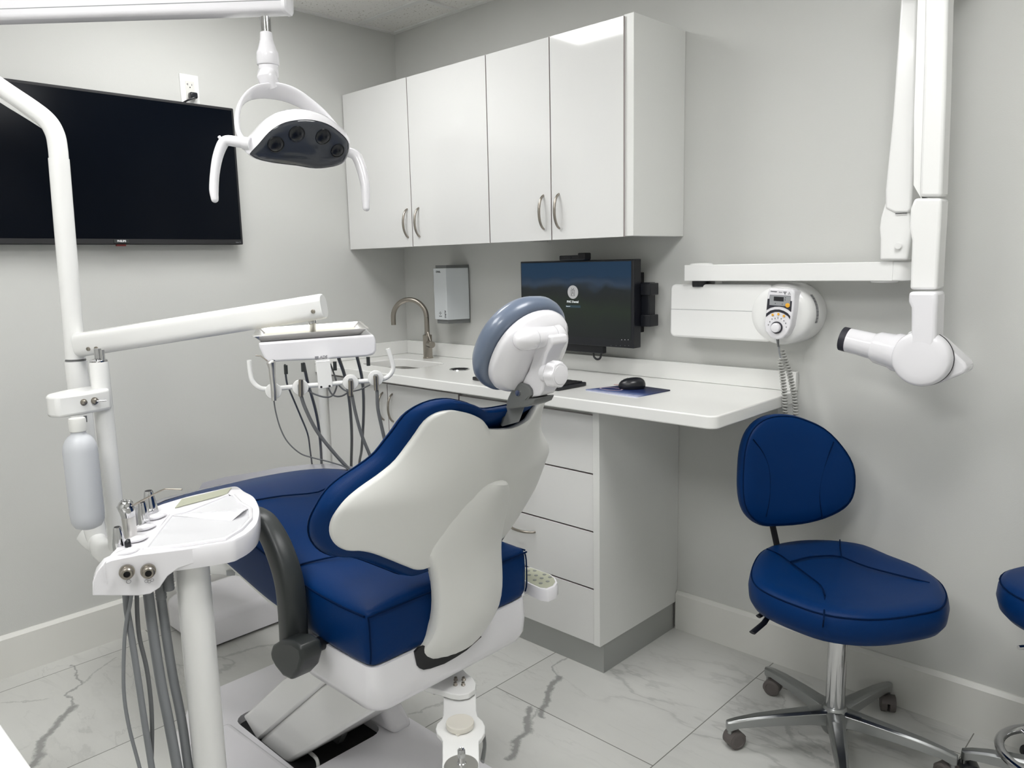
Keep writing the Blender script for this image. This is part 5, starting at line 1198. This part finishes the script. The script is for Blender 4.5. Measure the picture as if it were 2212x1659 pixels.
obj('column_ring', lathe(B(), (SO.x, SO.y, .338), (0, 0, 1), [(0, .0256), (.012, .0256), (.0125, .0225), (.006, .016)]), BLACK, st)
obj('column', lathe(B(), (SO.x, SO.y, .10), (0, 0, 1), [(0, .0235), (.02, .0255), (.24, .0255)], n=36), CHROME, st)
obj('hub', lathe(B(), (SO.x, SO.y, .046), (0, 0, 1), [(0, .03), (.012, .036), (.068, .036), (.078, .029)], n=32), ALU, st)
rad = .296
angs = [R(224.1+72*i) for i in range(5)]
def star(root, C, rad, angs, m_, castm, zc=.06):
    for a in angs:
        d = Vector((math.cos(a), math.sin(a), 0)); s_ = Vector((-d.y, d.x, 0))
        e = C+d*rad
        rr = []
        for t_, wdt, zt3, hgt in ((.02, .028, .116, .050), (.09, .025, .117, .044), (.25, .022, .114, .038), (.5, .019, .108, .034), (.75, .016, .100, .030), (.93, .0135, .091, .026), (1.0, .012, .086, .030), (1.04, .009, .083, .026)):
            p = C+d*rad*t_+Vector((0, 0, zt3)); rr.append([p+s_*wdt*x+Vector((0, 0, z_)) for x, z_ in ((-.6, 0), (.6, 0), (1, -.006), (.95, -hgt), (.55, -hgt), (-.55, -hgt), (-.95, -hgt), (-1, -.006))])
        leg = obj('leg', loft(B(), rr), m_, root, ang=35, bevel=.0015)
        w_ = a + R(random.choice((150, 200, 170, 215))); wd = Vector((math.cos(w_), math.sin(w_), 0)); ws = Vector((-wd.y, wd.x, 0))
        cw = e + wd*.014+Vector((0, 0, .0255))
        for sgn in (-1, 1):
            obj('wheel', lathe(B(), cw+ws*(.0025*sgn), ws*sgn, [(0, .022), (.002, .0253), (.0165, .0253), (.0185, .023), (.019, .017), (.0175, .016), (.0175, .001)], n=32), castm, root, ang=40)
        hb = B(); prism(hb, [cw+wd*math.cos(R(u))*.0265+Vector((0, 0, .0265*math.sin(R(u))))-ws*.0195 for u in range(20, 201, 15)]+[cw+wd*math.cos(R(u))*.0275*.6+Vector((0, 0, .0265*.6*math.sin(R(u))))-ws*.0195 for u in (200, 110, 20)], ws*.039)
        obj('caster_hood', hb, castm, root, ang=40)
        obj('caster_stem', cyl(B(), e+Vector((0, 0, .045)), e+Vector((0, 0, .07)), .008, n=14), m_, root)
star(st, SO, rad, angs, ALU, CASTER)
# second stool at the right edge
c2 = pZ(2320, 1290, .56); S2 = Vector((c2.x, c2.y, 0))
st2 = thing('foot_ring_stool', 'blue stool with chrome foot ring cut off by the right edge of the picture', 'stool', (S2.x, S2.y, 0))
lx = pZ(2169, 1300, .545); r2 = Vector((lx.x-S2.x, lx.y-S2.y, 0)).length
sa = obj('seat', lathe(B(), (S2.x, S2.y, .49), (0, 0, 1), [(0, r2*.5), (.002, r2*.86), (.018, r2*.955), (.045, r2), (.07, r2*.985), (.088, r2*.94), (.096, r2*.86), (.1, r2*.6), (.1, .01)], n=64), LEATHER, st2, ang=70)
obj('seam', tube(B(), [(S2.x+r2*.965*math.cos(R(a)), S2.y+r2*.965*math.sin(R(a)), .573) for a in range(0, 361, 10)], .002, n=6, smooth=0), SEAM, sa)
fr_ = pZ(2160, 1620, .13); rf = Vector((fr_.x-S2.x, fr_.y-S2.y, 0)).length
obj('foot_ring', tube(B(), [(S2.x+rf*math.cos(R(a)), S2.y+rf*math.sin(R(a)), .135) for a in range(0, 361, 8)], .0115, n=16, smooth=0), CHROME, st2, ang=70)
obj('column', cyl(B(), (S2.x, S2.y, .08), (S2.x, S2.y, .49), .025), CHROME, st2)
for a in (20, 140, 260): obj('ring_arm', cyl(B(), (S2.x, S2.y, .135), (S2.x+rf*math.cos(R(a)), S2.y+rf*math.sin(R(a)), .135), .008, n=14), CHROME, st2)
obj('lever', tube(B(), [(S2.x, S2.y, .47), pZ(2230, 1396, .46), pZ(2200, 1399, .46)], .0055, n=12, smooth=0), CHROME, st2)
star(st2, S2, .2, [R(188+72*i) for i in range(5)], ALU, BLACK)

# ============================================================ desk at the bottom left
zD = .75
d0 = pZ(0, 1560, zD); d1 = pZ(70, 1659, zD)
t = thing('side_desk', 'white desktop corner at the bottom left beside the console', 'desk', (d0.x+.1, d0.y-.3, 0))
ex = Vector((d1.x-d0.x, d1.y-d0.y, 0)).normalized(); ey = Vector((ex.y, -ex.x, 0)); ey = ey if ey.y < 0 else -ey
pA = d0-ex*.2; pB = d0+ex*.42
obj('desktop', prism(B(), [Vector((p.x, p.y, zD-.03)) for p in (pA, pB, pB+ey*.5, pA+ey*.5)], (0, 0, .03)), COUNTER, t, bevel=.004)
for p in (pA+ex*.05+ey*.05, pB-ex*.05+ey*.05, pA+ex*.05+ey*.45, pB-ex*.05+ey*.45):
    obj('leg', box(B(), p.x-.02, p.x+.02, p.y-.02, p.y+.02, 0, zD-.03), PAINTW, t)
